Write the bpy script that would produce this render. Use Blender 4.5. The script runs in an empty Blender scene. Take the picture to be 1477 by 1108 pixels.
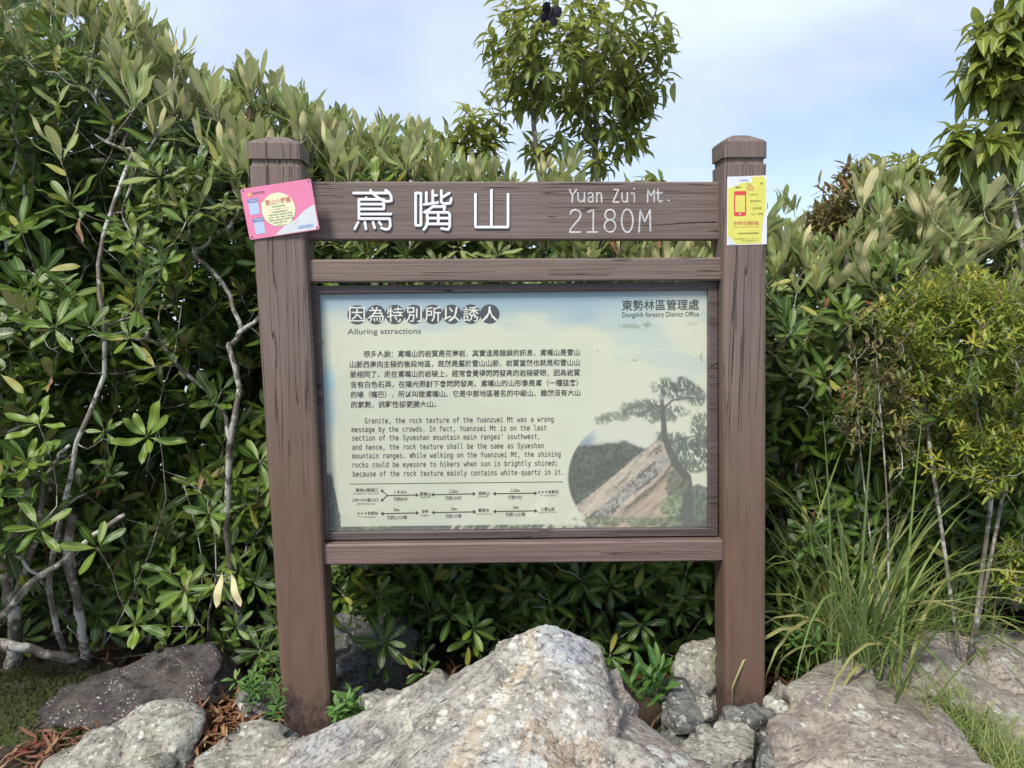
import bpy, bmesh, math, random
import numpy as np
from mathutils import Vector, Matrix

random.seed(7); rng = np.random.default_rng(7)
SC = bpy.context.scene; COL = SC.collection
# ------------------------------------------------------------------ camera
PITCH = math.radians(6.5); ROLL = 0.0036; F = 1110.0; CAMH = 1.31
cp, sp = math.cos(PITCH), math.sin(PITCH); cr, sr = math.cos(ROLL), math.sin(ROLL)
FW = np.array([0, cp, -sp]); R0 = np.array([1., 0, 0]); U0 = np.array([0, sp, cp])
RT = R0 * cr - U0 * sr; UP = U0 * cr + R0 * sr
CAM = np.array([0, 0, CAMH])
cd = bpy.data.cameras.new('camera'); co = bpy.data.objects.new('camera', cd); COL.objects.link(co)
cd.sensor_width = 36; cd.lens = 36 * F / 1477; cd.clip_start = .05; cd.clip_end = 900
co.matrix_world = Matrix(((RT[0], UP[0], -FW[0], CAM[0]), (RT[1], UP[1], -FW[1], CAM[1]), (RT[2], UP[2], -FW[2], CAM[2]), (0, 0, 0, 1)))
SC.camera = co
# ------------------------------------------------------------------ world
SUN_EL, SUN_AZ = math.radians(50), math.radians(212)   # azimuth clockwise from +Y
W = bpy.data.worlds.new('World'); SC.world = W; W.use_nodes = True
nt = W.node_tree; nt.nodes.clear()
def N(t, k, **kw):
    n = t.nodes.new(k)
    for a, b in kw.items():
        if a == 'inp':
            for i, v in b.items(): n.inputs[i].default_value = v
        else: setattr(n, a, b)
    return n
sky = N(nt, 'ShaderNodeTexSky', sky_type='NISHITA', sun_disc=False, sun_elevation=SUN_EL, sun_rotation=SUN_AZ, altitude=2180, air_density=1.0, dust_density=2.0)
tc = N(nt, 'ShaderNodeTexCoord')
mp = N(nt, 'ShaderNodeMapping', inp={'Scale': (1, 1, 2.2), 'Location': (.3, .1, .55)})
no = N(nt, 'ShaderNodeTexNoise', inp={'Scale': 2.1, 'Detail': 5.0, 'Roughness': .48, 'Distortion': .25})
rp = N(nt, 'ShaderNodeValToRGB'); rp.color_ramp.elements[0].position = .36; rp.color_ramp.elements[0].color = (.28,) * 3 + (1,)
rp.color_ramp.elements[1].position = .66; rp.color_ramp.elements[1].color = (.92,) * 3 + (1,)
mx = N(nt, 'ShaderNodeMix', data_type='RGBA'); mx.inputs['B'].default_value = (5.7, 6.35, 7.6, 1)
bg = N(nt, 'ShaderNodeBackground', inp={'Strength': .083}); ou = N(nt, 'ShaderNodeOutputWorld')
L = nt.links.new
L(tc.outputs['Generated'], mp.inputs[0]); L(mp.outputs[0], no.inputs['Vector']); L(no.outputs['Fac'], rp.inputs[0])
L(rp.outputs[0], mx.inputs['Factor']); L(sky.outputs[0], mx.inputs['A']); L(mx.outputs['Result'], bg.inputs[0]); L(bg.outputs[0], ou.inputs[0])
# ------------------------------------------------------------------ sun
sd = bpy.data.lights.new('sun', 'SUN'); so = bpy.data.objects.new('sun', sd); COL.objects.link(so)
sd.energy = 2.3; sd.angle = math.radians(12); sd.color = (1, .94, .83)
sdir = Vector((math.sin(SUN_AZ) * math.cos(SUN_EL), math.cos(SUN_AZ) * math.cos(SUN_EL), math.sin(SUN_EL)))
so.rotation_euler = sdir.to_track_quat('Z', 'Y').to_euler()
V = SC.view_settings; V.view_transform = 'Standard'; V.look = 'None'; V.exposure = 1.0; V.gamma = 1; V.use_curve_mapping = False
SC.cycles.max_bounces = 6; SC.cycles.transparent_max_bounces = 4; SC.cycles.diffuse_bounces = 3

# ------------------------------------------------------------------ pixel helpers
def ray(px, py):
    return RT * ((px - 738.5) / F) + UP * (-(py - 554) / F) + FW
def at(px, py, Y):
    r = ray(px, py); return CAM + r * (Y / r[1])
def proj(P):
    d = np.asarray(P) - CAM; z = d @ FW
    return 738.5 + F * (d @ RT) / z, 554 - F * (d @ UP) / z, z
TH = math.radians(1.0); SO = np.array([0, 2.15, 0]); SX = np.array([math.cos(TH), math.sin(TH), 0]); SY = np.array([-math.sin(TH), math.cos(TH), 0])
def S(px, py, d=0.):
    """pixel -> local coords of the sign (x along, y depth, z up) on the plane at depth d"""
    r = ray(px, py); t = ((SO + SY * d - CAM) @ SY) / (r @ SY); P = CAM + r * t - SO
    return np.array([P @ SX, P @ SY, P[2]])

# ------------------------------------------------------------------ noise
def _h(ix, iy, iz, s):
    n = (ix * 374761393 + iy * 668265263 + iz * 2147483647 + s * 144665) & 0xffffffff
    n = ((n ^ (n >> 13)) * 1274126177) & 0xffffffff
    n = ((n ^ (n >> 16)) * 2246822519) & 0xffffffff
    return ((n ^ (n >> 15)) & 0xffffff) / 16777215.0
def vn(P, s=0):
    P = np.atleast_2d(P).astype(float); i = np.floor(P).astype(np.int64); f = P - i; f = f * f * (3 - 2 * f); r = 0
    for a in (0, 1):
        for b in (0, 1):
            for c in (0, 1):
                w = (f[:, 0] if a else 1 - f[:, 0]) * (f[:, 1] if b else 1 - f[:, 1]) * (f[:, 2] if c else 1 - f[:, 2])
                r = r + w * _h(i[:, 0] + a, i[:, 1] + b, i[:, 2] + c, s)
    return r * 2 - 1
def fbm(P, o=4, s=0, g=.5):
    a = 1; r = 0; P = np.atleast_2d(P)
    for k in range(o): r = r + a * vn(P * 2 ** k, s + k); a *= g
    return r
def fbm2(x, y, o=4, s=0, g=.5):
    return fbm(np.stack([x.ravel(), y.ravel(), np.full(x.size, s * 3.7)], 1), o, s, g).reshape(x.shape)

# ------------------------------------------------------------------ object helpers
def mesh(name, verts, faces, mats=(), smooth=True):
    me = bpy.data.meshes.new(name); me.from_pydata([tuple(map(float, v)) for v in verts], [], [tuple(f) for f in faces])
    for m in (mats if isinstance(mats, (list, tuple)) else [mats]): me.materials.append(m)
    if smooth: me.polygons.foreach_set('use_smooth', [True] * len(me.polygons))
    me.update(); return me
def link(name, me, parent=None, kind=None, label=None, cat=None, group=None):
    o = bpy.data.objects.new(name, me); COL.objects.link(o)
    if parent is not None: o.parent = parent
    tag(o, label, cat, group, kind); return o
def tag(o, label=None, cat=None, group=None, kind=None):
    if label: o['label'] = label
    if cat: o['category'] = cat
    if group: o['group'] = group
    if kind: o['kind'] = kind
    return o
def thing(name, label, cat, loc=(0, 0, 0), rz=0, group=None):
    o = bpy.data.objects.new(name, None); COL.objects.link(o); o.location = tuple(map(float, loc)); o.rotation_euler = (0, 0, rz)
    o.empty_display_size = .1; return tag(o, label, cat, group)
class G:
    def __init__(s): s.v = []; s.f = []; s.a = []
    def add(s, v, f, a=None):
        b = len(s.v); s.v.extend(v); s.f.extend([tuple(i + b for i in q) for q in f])
        if a is not None: s.a.extend(a)
    def tube(s, pts, rad, n=6, cap=True, ax=None, flat=1.0):
        pts = np.asarray(pts, float); m = len(pts); rad = np.broadcast_to(rad, (m,))
        T = np.gradient(pts, axis=0); T /= np.linalg.norm(T, axis=1)[:, None] + 1e-9
        if ax is None:
            u = np.cross(T[0], [0.31, .17, .93]);
            if np.linalg.norm(u) < .1: u = np.cross(T[0], [1, 0, 0])
        vs = []
        for k in range(m):
            if ax is None:
                u = u - T[k] * (u @ T[k]); u /= np.linalg.norm(u); w = np.cross(T[k], u)
            else:
                w = np.asarray(ax, float); u = np.cross(w, T[k]); u /= np.linalg.norm(u) + 1e-9
            for j in range(n):
                t = 2 * math.pi * j / n; vs.append(pts[k] + rad[k] * (u * math.cos(t) + w * math.sin(t) * flat))
        fs = [(k * n + j, k * n + (j + 1) % n, (k + 1) * n + (j + 1) % n, (k + 1) * n + j) for k in range(m - 1) for j in range(n)]
        if cap: fs += [tuple(range(n))[::-1], tuple((m - 1) * n + j for j in range(n))]
        s.add(vs, fs)
    def build(s, name, mat, parent=None, smooth=True, **kw):
        me = mesh(name, s.v, s.f, mat, smooth); return link(name, me, parent, **kw)

# ------------------------------------------------------------------ materials
def newmat(name):
    m = bpy.data.materials.new(name); m.use_nodes = True; t = m.node_tree; t.nodes.clear()
    o = N(t, 'ShaderNodeOutputMaterial'); b = N(t, 'ShaderNodeBsdfPrincipled'); t.links.new(b.outputs[0], o.inputs[0])
    return m, t, b
def ramp(t, src, stops, interp='LINEAR'):
    r = N(t, 'ShaderNodeValToRGB'); e = r.color_ramp.elements; r.color_ramp.interpolation = interp
    while len(e) > 1: e.remove(e[-1])
    for i, (p, c) in enumerate(stops):
        q = e[0] if i == 0 else e.new(p)
        q.position = p; q.color = (c if hasattr(c, '__len__') else (c, c, c)) + ((1,) if not hasattr(c, '__len__') or len(c) == 3 else ())
    t.links.new(src, r.inputs[0]); return r.outputs[0]
def noise(t, vec, scale, detail=4, rough=.55, dist=0):
    n = N(t, 'ShaderNodeTexNoise', inp={'Scale': scale, 'Detail': detail, 'Roughness': rough, 'Distortion': dist})
    t.links.new(vec, n.inputs['Vector']); return n.outputs['Fac']
def mapping(t, vec, sc=(1, 1, 1), loc=(0, 0, 0), rot=(0, 0, 0)):
    n = N(t, 'ShaderNodeMapping', inp={'Scale': sc, 'Location': loc, 'Rotation': rot}); t.links.new(vec, n.inputs[0]); return n.outputs[0]
def mix(t, fac, a, b, mode='MIX'):
    n = N(t, 'ShaderNodeMix', data_type='RGBA', blend_type=mode)
    for k, v in (('Factor', fac), ('A', a), ('B', b)):
        if hasattr(v, 'is_linked') or hasattr(v, 'links'): t.links.new(v, n.inputs[k])
        else: n.inputs[k].default_value = v if k == 'Factor' else (tuple(v) + (1,))
    return n.outputs['Result']
def math_(t, op, a, b=None, c=None):
    n = N(t, 'ShaderNodeMath', operation=op)
    for i, v in enumerate((a, b, c)):
        if v is None: continue
        if hasattr(v, 'links'): t.links.new(v, n.inputs[i])
        else: n.inputs[i].default_value = v
    return n.outputs[0]
def bump(t, b, h, strength, dist=.01, prev=None):
    n = N(t, 'ShaderNodeBump', inp={'Strength': strength, 'Distance': dist}); t.links.new(h, n.inputs['Height'])
    if prev is not None: t.links.new(prev, n.inputs['Normal'])
    t.links.new(n.outputs[0], b.inputs['Normal']); return n.outputs[0]
def plain(name, col, rough=.6, var=.15, sc=30, spec=.4):
    m, t, b = newmat(name); tcn = N(t, 'ShaderNodeTexCoord').outputs['Object']
    n = noise(t, tcn, sc, 4)
    c = ramp(t, n, [(.3, tuple(x * (1 - var) for x in col)), (.7, tuple(min(1, x * (1 + var)) for x in col))])
    t.links.new(c, b.inputs['Base Color']); b.inputs['Roughness'].default_value = rough; b.inputs['Specular IOR Level'].default_value = spec
    return m
def wood(name, axis, seed, cA, cB, smooth_low=None, crack=.5):
    m, t, b = newmat(name); tcn = N(t, 'ShaderNodeTexCoord').outputs['Object']
    st = [1.4 if i == axis else 26 for i in range(3)]
    v = mapping(t, tcn, st, (seed, seed * 2, seed * 3))
    g = noise(t, v, 2.4, 7, .62, .5)
    st2 = [1.0 if i == axis else 75 for i in range(3)]
    g2 = noise(t, mapping(t, tcn, st2, (seed, 1, 2)), 2.0, 5, .6, .3)
    st3 = [.5 if i == axis else 17 for i in range(3)]
    ck = noise(t, mapping(t, tcn, st3, (3, seed, 5)), 2.2, 3, .5, .12)
    crk = ramp(t, math_(t, 'ABSOLUTE', math_(t, 'SUBTRACT', ck, .5)), [(0, 0.1), (.006, .5), (.013, 1.0)])
    msk = ramp(t, noise(t, tcn, 3.1, 2), [(.36 + .16 * crack, 1.0), (.40 + .2 * crack, 0.0)])
    big = noise(t, tcn, 2.3, 4)
    c = mix(t, ramp(t, g, [(.3, 0.), (.7, 1.)]), cA, cB)
    c = mix(t, ramp(t, g2, [(.32, .42), (.47, 0.)]), c, tuple(x * .5 for x in cA))
    c = mix(t, ramp(t, big, [(.35, 0.), (.75, .35)]), c, tuple(x * 1.35 for x in cB))
    cf = math_(t, 'MULTIPLY', math_(t, 'SUBTRACT', 1.0, crk), msk)
    rough_amt = 1.0
    h = math_(t, 'ADD', math_(t, 'MULTIPLY', g, .5), math_(t, 'MULTIPLY', g2, .6))
    if smooth_low is not None:
        z = N(t, 'ShaderNodeSeparateXYZ'); t.links.new(tcn, z.inputs[0])
        zz = math_(t, 'ADD', z.outputs[2], math_(t, 'MULTIPLY', noise(t, tcn, 5, 4), .25))
        lo = ramp(t, math_(t, 'DIVIDE', zz, 2.0), [(smooth_low[0], 1.), (smooth_low[1], 0.)])
        paint = mix(t, ramp(t, noise(t, mapping(t, tcn, (30, 30, 4)), 1, 4), [(.3, 0.), (.7, 1.)]), (.120, .072, .052), (.150, .093, .068))
        foot = ramp(t, math_(t, 'ADD', z.outputs[2], math_(t, 'MULTIPLY', noise(t, tcn, 9, 5), .10)), [(.17, 1.), (.22, 0.)]); paint = mix(t, foot, paint, mix(t, ramp(t, noise(t, tcn, 45, 6, .7), [(.40, 0.), (.6, 1.)]), (.060, .040, .034), (.130, .088, .074)))
        c = mix(t, lo, c, paint); h = mix(t, math_(t, 'MULTIPLY', math_(t, 'SUBTRACT', lo, foot), .86), h, (.5, .5, .5))
        cf = math_(t, 'MULTIPLY', cf, math_(t, 'SUBTRACT', 1.0, math_(t, 'MULTIPLY', lo, .9)))
    c = mix(t, math_(t, 'MULTIPLY', cf, .62), c, (.018, .013, .011))
    # small pale chips
    vo = N(t, 'ShaderNodeTexVoronoi', inp={'Scale': 34.0}); t.links.new(tcn, vo.inputs['Vector'])
    chip = math_(t, 'MULTIPLY', ramp(t, vo.outputs['Distance'], [(.05, 1.), (.11, 0.)]), ramp(t, noise(t, tcn, 14, 2), [(.58, 0.), (.66, .7)]))
    c = mix(t, chip, c, (.34, .29, .26))
    t.links.new(c, b.inputs['Base Color']); b.inputs['Specular IOR Level'].default_value = .42
    t.links.new(ramp(t, g, [(.3, .62), (.8, .45)]), b.inputs['Roughness'])
    n1 = bump(t, b, h, .75, .004); bump(t, b, math_(t, 'SUBTRACT', 1.0, cf), .9, .006, n1)
    return m
PA, PB = (.118, .083, .068), (.178, .133, .113)
M_railx = wood('wood_rail', 0, 1.3, PA, PB, None, .5)
M_board = wood('wood_board', 0, 6.1, (.120, .086, .073), (.168, .127, .111), None, .35)
M_railb = wood('wood_lower_rail', 0, 9.7, (.115, .078, .066), (.178, .127, .112), None, .25)
M_post1 = wood('wood_post', 2, 2.2, PA, PB, (.42, .62), 1.0)
M_post2 = wood('wood_post_b', 2, 7.9, PA, PB, (.36, .58), 1.0)
M_frame = wood('wood_frame', 0, 4.4, (.060, .047, .044), (.120, .096, .092), None, .3)

def leafmat(name, dark, mid, lite, back, rough=.36, trans=.18, red=(.30, .03, .02), redp=.985, yel=(.30, .27, .05), yp=.965):
    m, t, b = newmat(name)
    at_ = N(t, 'ShaderNodeAttribute', attribute_name='lf'); sx = N(t, 'ShaderNodeSeparateColor'); t.links.new(at_.outputs['Color'], sx.inputs[0])
    R_, U_, A_ = sx.outputs[0], sx.outputs[1], sx.outputs[2]
    tcn = N(t, 'ShaderNodeTexCoord').outputs['Object']
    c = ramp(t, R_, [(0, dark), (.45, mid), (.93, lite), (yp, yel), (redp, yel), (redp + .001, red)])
    c = mix(t, ramp(t, noise(t, tcn, 45, 3), [(.35, 0.), (.75, .35)]), c, tuple(x * .55 for x in mid))
    rib = ramp(t, math_(t, 'ABSOLUTE', math_(t, 'SUBTRACT', U_, .5)), [(.02, .75), (.07, 0.)])
    c = mix(t, rib, c, tuple(min(1, x * 1.5 + .03) for x in lite))
    bk = mix(t, ramp(t, R_, [(.2, 0.), (.8, 1.)]), back, tuple(x * 1.35 for x in back))
    bk = mix(t, rib, bk, tuple(x * 1.5 for x in back))
    geo = N(t, 'ShaderNodeNewGeometry')
    full = mix(t, geo.outputs['Backfacing'], c, bk)
    t.links.new(full, b.inputs['Base Color'])
    t.links.new(mix(t, geo.outputs['Backfacing'], (rough,) * 3, (.75,) * 3), b.inputs['Roughness'])
    b.inputs['Specular IOR Level'].default_value = .45
    vein = math_(t, 'SINE', math_(t, 'ADD', math_(t, 'MULTIPLY', A_, 95.), math_(t, 'MULTIPLY', math_(t, 'ABSOLUTE', math_(t, 'SUBTRACT', U_, .5)), -26.)))
    bump(t, b, vein, .22, .001)
    tr = N(t, 'ShaderNodeBsdfTranslucent'); t.links.new(mix(t, .5, c, tuple(min(1, x * 2.2) for x in lite)), tr.inputs[0])
    ms = N(t, 'ShaderNodeMixShader', inp={0: trans}); o = [n for n in t.nodes if n.bl_idname == 'ShaderNodeOutputMaterial'][0]
    t.links.new(b.outputs[0], ms.inputs[1]); t.links.new(tr.outputs[0], ms.inputs[2]); t.links.new(ms.outputs[0], o.inputs[0])
    return m
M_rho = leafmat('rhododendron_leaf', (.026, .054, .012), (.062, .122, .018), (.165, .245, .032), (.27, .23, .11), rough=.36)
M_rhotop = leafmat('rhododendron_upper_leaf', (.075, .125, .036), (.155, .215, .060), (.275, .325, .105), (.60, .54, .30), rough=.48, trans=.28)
M_tree = leafmat('tree_leaf', (.065, .100, .020), (.150, .205, .032), (.320, .345, .065), (.230, .255, .100), rough=.38, trans=.28, red=(.26, .09, .04))
M_young = leafmat('young_leaf', (.075, .140, .024), (.175, .255, .034), (.360, .380, .058), (.22, .27, .09), rough=.45, trans=.3, yel=(.48, .38, .06), yp=.90, redp=.975, red=(.40, .16, .05))
M_redl = leafmat('reddish_leaf', (.075, .110, .030), (.140, .160, .045), (.240, .150, .060), (.22, .16, .10), rough=.5, trans=.25, red=(.34, .05, .03), redp=.93, yel=(.34, .26, .08), yp=.88)
M_herb = leafmat('herb_leaf', (.040, .110, .022), (.080, .180, .035), (.120, .240, .050), (.10, .18, .07), rough=.5, trans=.25, yp=.99, redp=.997)
M_grass = leafmat('grass_blade', (.095, .165, .040), (.190, .285, .065), (.330, .410, .125), (.15, .22, .08), rough=.45, trans=.25, yel=(.36, .29, .13), yp=.8, red=(.36, .29, .15), redp=.9)
M_dry = leafmat('dry_leaf', (.13, .055, .030), (.20, .085, .045), (.30, .150, .085), (.24, .14, .08), rough=.6, trans=.05, red=(.22, .03, .02), redp=.93, yel=(.36, .24, .12), yp=.85)
def barkmat():
    m, t, b = newmat('bark'); tcn = N(t, 'ShaderNodeTexCoord').outputs['Object']
    c = ramp(t, noise(t, tcn, 25, 6, .65), [(.3, (.075, .062, .050)), (.6, (.20, .170, .14))])
    lich = ramp(t, noise(t, tcn, 13, 6, .7, .4), [(.50, 0.), (.56, .95)])
    c = mix(t, lich, c, (.52, .52, .47)); t.links.new(c, b.inputs['Base Color']); b.inputs['Roughness'].default_value = .85
    bump(t, b, noise(t, tcn, 60, 6, .7), .8, .006); return m
M_bark = barkmat()

def rockmat(name, base, pale, tint, dark, lichen=.5, band=None, speck=0., zones=()):
    m, t, b = newmat(name); tcn = N(t, 'ShaderNodeTexCoord').outputs['Object']
    big = noise(t, tcn, 2.6, 5, .6, .5); med = noise(t, tcn, 11, 7, .68, .3); fine = noise(t, tcn, 70, 6, .75)
    vf = noise(t, tcn, 190, 4, .8)
    c = ramp(t, med, [(.30, dark), (.46, base), (.62, pale)])
    c = mix(t, ramp(t, big, [(.47, 0.), (.62, .8)]), c, tint)
    if band is not None:
        (rot, loc, w, cb) = band
        wv = mapping(t, tcn, (1, 1, 1), loc, rot); s_ = N(t, 'ShaderNodeSeparateXYZ'); t.links.new(wv, s_.inputs[0])
        xx = math_(t, 'ADD', s_.outputs[0], math_(t, 'MULTIPLY', math_(t, 'SUBTRACT', noise(t, tcn, 5, 5), .5), .18))
        bd = ramp(t, math_(t, 'ABSOLUTE', xx), [(w * .4, .9), (w, 0.)]); c = mix(t, bd, c, cb)
    for (zc, zr, zcol, za) in zones:
        gp = N(t, 'ShaderNodeNewGeometry').outputs['Position']; vm = N(t, 'ShaderNodeVectorMath', operation='DISTANCE'); t.links.new(gp, vm.inputs[0]); vm.inputs[1].default_value = tuple(zc)
        dz = math_(t, 'ADD', math_(t, 'DIVIDE', vm.outputs['Value'], zr), math_(t, 'MULTIPLY', math_(t, 'SUBTRACT', noise(t, tcn, 7, 6, .65), .5), 1.1))
        zz = mix(t, ramp(t, fine, [(.35, 0.), (.65, 1.)]), tuple(x * .6 for x in zcol), tuple(min(1, x * 1.35) for x in zcol)); c = mix(t, ramp(t, dz, [(.75, za), (1.05, 0.)]), c, zz)
    # dark mineral streaks
    stv = mapping(t, tcn, (9, 26, 14), (1, 2, 3), (.3, .5, .9))
    sk = ramp(t, noise(t, stv, 1.3, 6, .7, .15), [(.33, .65), (.44, 0.)]); c = mix(t, sk, c, tuple(x * .62 for x in dark))
    # crustose lichen discs
    dv = N(t, 'ShaderNodeVectorMath', operation='ADD'); nn = N(t, 'ShaderNodeTexNoise', inp={'Scale': 30., 'Detail': 3.}); t.links.new(tcn, nn.inputs['Vector'])
    sv = N(t, 'ShaderNodeVectorMath', operation='SCALE', inp={'Scale': .022}); t.links.new(nn.outputs['Color'], sv.inputs[0]); t.links.new(tcn, dv.inputs[0]); t.links.new(sv.outputs[0], dv.inputs[1])
    for sc, th, off, lc in ((17, .30, 0, (.58, .59, .54)), (38, .33, 4, (.64, .64, .59)), (9.5, .26, 8, (.36, .38, .37)), (80, .36, 9, (.55, .55, .50))):
        vo = N(t, 'ShaderNodeTexVoronoi', inp={'Scale': float(sc), 'Randomness': 1.}); t.links.new(mapping(t, dv.outputs[0], (1, 1, 1), (off, off, off)), vo.inputs['Vector'])
        sc_ = N(t, 'ShaderNodeSeparateColor'); t.links.new(vo.outputs['Color'], sc_.inputs[0])
        on = ramp(t, sc_.outputs[0], [(1 - lichen, 0.), (1 - lichen + .02, 1.)], 'LINEAR')
        disc = ramp(t, math_(t, 'DIVIDE', vo.outputs['Distance'], math_(t, 'ADD', math_(t, 'MULTIPLY', sc_.outputs[1], .9), .35)), [(th, .80), (th + .12, 0.)])
        area = ramp(t, noise(t, mapping(t, tcn, (1, 1, 1), (off, 1, 2)), 4.5, 3), [(.42, .0), (.56, 1.)])
        c = mix(t, math_(t, 'MULTIPLY', math_(t, 'MULTIPLY', on, disc), area), c, lc)
    c = mix(t, ramp(t, fine, [(.38, .75), (.50, 0.)]), c, tuple(x * .6 for x in dark)); c = mix(t, ramp(t, noise(t, mapping(t, tcn, (1, 1, 2.2), (4, 4, 4), (.4, .2, 0)), 34, 7, .8), [(.52, 0.), (.60, .6)]), c, pale)
    c = mix(t, ramp(t, vf, [(.58, 0.), (.72, .5)]), c, tuple(min(1, x * 1.25) for x in pale))
    if speck:
        vo = N(t, 'ShaderNodeTexVoronoi', inp={'Scale': 95.}); t.links.new(tcn, vo.inputs['Vector'])
        c = mix(t, math_(t, 'MULTIPLY', ramp(t, vo.outputs['Distance'], [(.14, 1.), (.26, 0.)]), ramp(t, noise(t, tcn, 9, 3), [(.48, 0.), (.6, speck)])), c, (.6, .6, .56))
    t.links.new(c, b.inputs['Base Color']); b.inputs['Roughness'].default_value = .88; b.inputs['Specular IOR Level'].default_value = .25
    h = math_(t, 'ADD', math_(t, 'ADD', math_(t, 'MULTIPLY', med, .9), math_(t, 'MULTIPLY', fine, .35)), math_(t, 'MULTIPLY', vf, .1))
    h2 = math_(t, 'ADD', h, math_(t, 'MULTIPLY', sk, -.35)); bump(t, b, h2, .9, .012); return m
M_rock = rockmat('rock_grey', (.27, .255, .225), (.47, .45, .40), (.34, .29, .225), (.105, .098, .10), .75, ((0, .25, .45), (-.10, -1.6, 0), .030, (.43, .36, .26)), 0., ((at(960, 1060, 1.75), .23, (.27, .225, .195), .85), (at(905, 1000, 1.88), .15, (.29, .255, .225), .8), (at(815, 930, 1.85), .09, (.33, .35, .39), .85), (at(800, 1090, 1.55), .10, (.38, .28, .19), .75), (at(470, 1090, 1.9), .12, (.30, .29, .31), .6)))
M_rockR = rockmat('rock_tan', (.29, .255, .215), (.42, .375, .32), (.235, .20, .185), (.17, .145, .14), .35)
M_rockS = rockmat('rock_small', (.27, .255, .22), (.41, .395, .345), (.28, .27, .20), (.10, .10, .09), .45)
M_rockD = rockmat('rock_dark', (.062, .052, .052), (.095, .082, .078), (.120, .100, .072), (.034, .029, .030), .03, None, .9)
M_rockB = rockmat('rock_shade', (.13, .13, .125), (.24, .24, .23), (.12, .13, .11), (.05, .05, .05), .3)
def groundmat():
    m, t, b = newmat('soil'); tcn = N(t, 'ShaderNodeTexCoord').outputs['Object']
    c = ramp(t, noise(t, tcn, 18, 7, .7), [(.3, (.030, .020, .013)), (.55, (.070, .048, .032)), (.75, (.13, .095, .065))])
    moss = ramp(t, noise(t, tcn, 3.0, 5, .6), [(.56, 0.), (.66, .6)])
    mc = ramp(t, noise(t, tcn, 90, 5, .7), [(.35, (.022, .032, .006)), (.65, (.075, .105, .018))])
    c = mix(t, moss, c, mc); t.links.new(c, b.inputs['Base Color']); b.inputs['Roughness'].default_value = .95
    bump(t, b, noise(t, tcn, 60, 7, .75), 1., .02); return m
M_soil = groundmat()
def mossmat():
    m, t, b = newmat('moss'); tcn = N(t, 'ShaderNodeTexCoord').outputs['Object']
    c = ramp(t, noise(t, tcn, 120, 6, .75), [(.32, (.018, .026, .005)), (.55, (.062, .085, .013)), (.75, (.13, .155, .030))])
    c = mix(t, ramp(t, noise(t, tcn, 9, 4), [(.54, 0.), (.66, .9)]), c, (.15, .12, .085))
    t.links.new(c, b.inputs['Base Color']); b.inputs['Roughness'].default_value = .95
    bump(t, b, noise(t, tcn, 150, 6, .75), 1., .015); return m
M_moss = mossmat()

# ------------------------------------------------------------------ ground
def gz(x, y):
    x = np.asarray(x, float); y = np.asarray(y, float)
    base = .03 * np.clip((x - .3) / .9, 0, 1) - .02
    z = base + .035 * fbm2(x * 2.2, y * 2.2, 4, 5)
    z = z + .075 * np.exp(-((x + .83) ** 2 + (y - 2.24) ** 2) / .035) + .03 * np.exp(-((x + 1.15) ** 2 / .12 + (y - 2.1) ** 2 / .02))
    z = z - np.clip(y - 5.5, 0, 400) ** 1.15 * .55 - np.clip(-y - 3, 0, 400) * .25 - np.clip(np.abs(x) - 6, 0, 400) * .3
    return z
def ground():
    xs = np.concatenate([-np.geomspace(400, 4, 26), np.linspace(-3.9, 3.9, 130), np.geomspace(4, 400, 26)])
    ys = np.concatenate([-np.geomspace(300, 2, 20), np.linspace(-1.9, 5, 115), np.geomspace(5.2, 500, 30)])
    X, Y = np.meshgrid(xs, ys); Z = gz(X, Y); nx, ny = len(xs), len(ys)
    v = np.stack([X.ravel(), Y.ravel(), Z.ravel()], 1)
    f = [(j * nx + i, j * nx + i + 1, (j + 1) * nx + i + 1, (j + 1) * nx + i) for j in range(ny - 1) for i in range(nx - 1)]
    link('ground', mesh('ground', v, f, M_soil), kind='structure')
ground()

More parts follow.
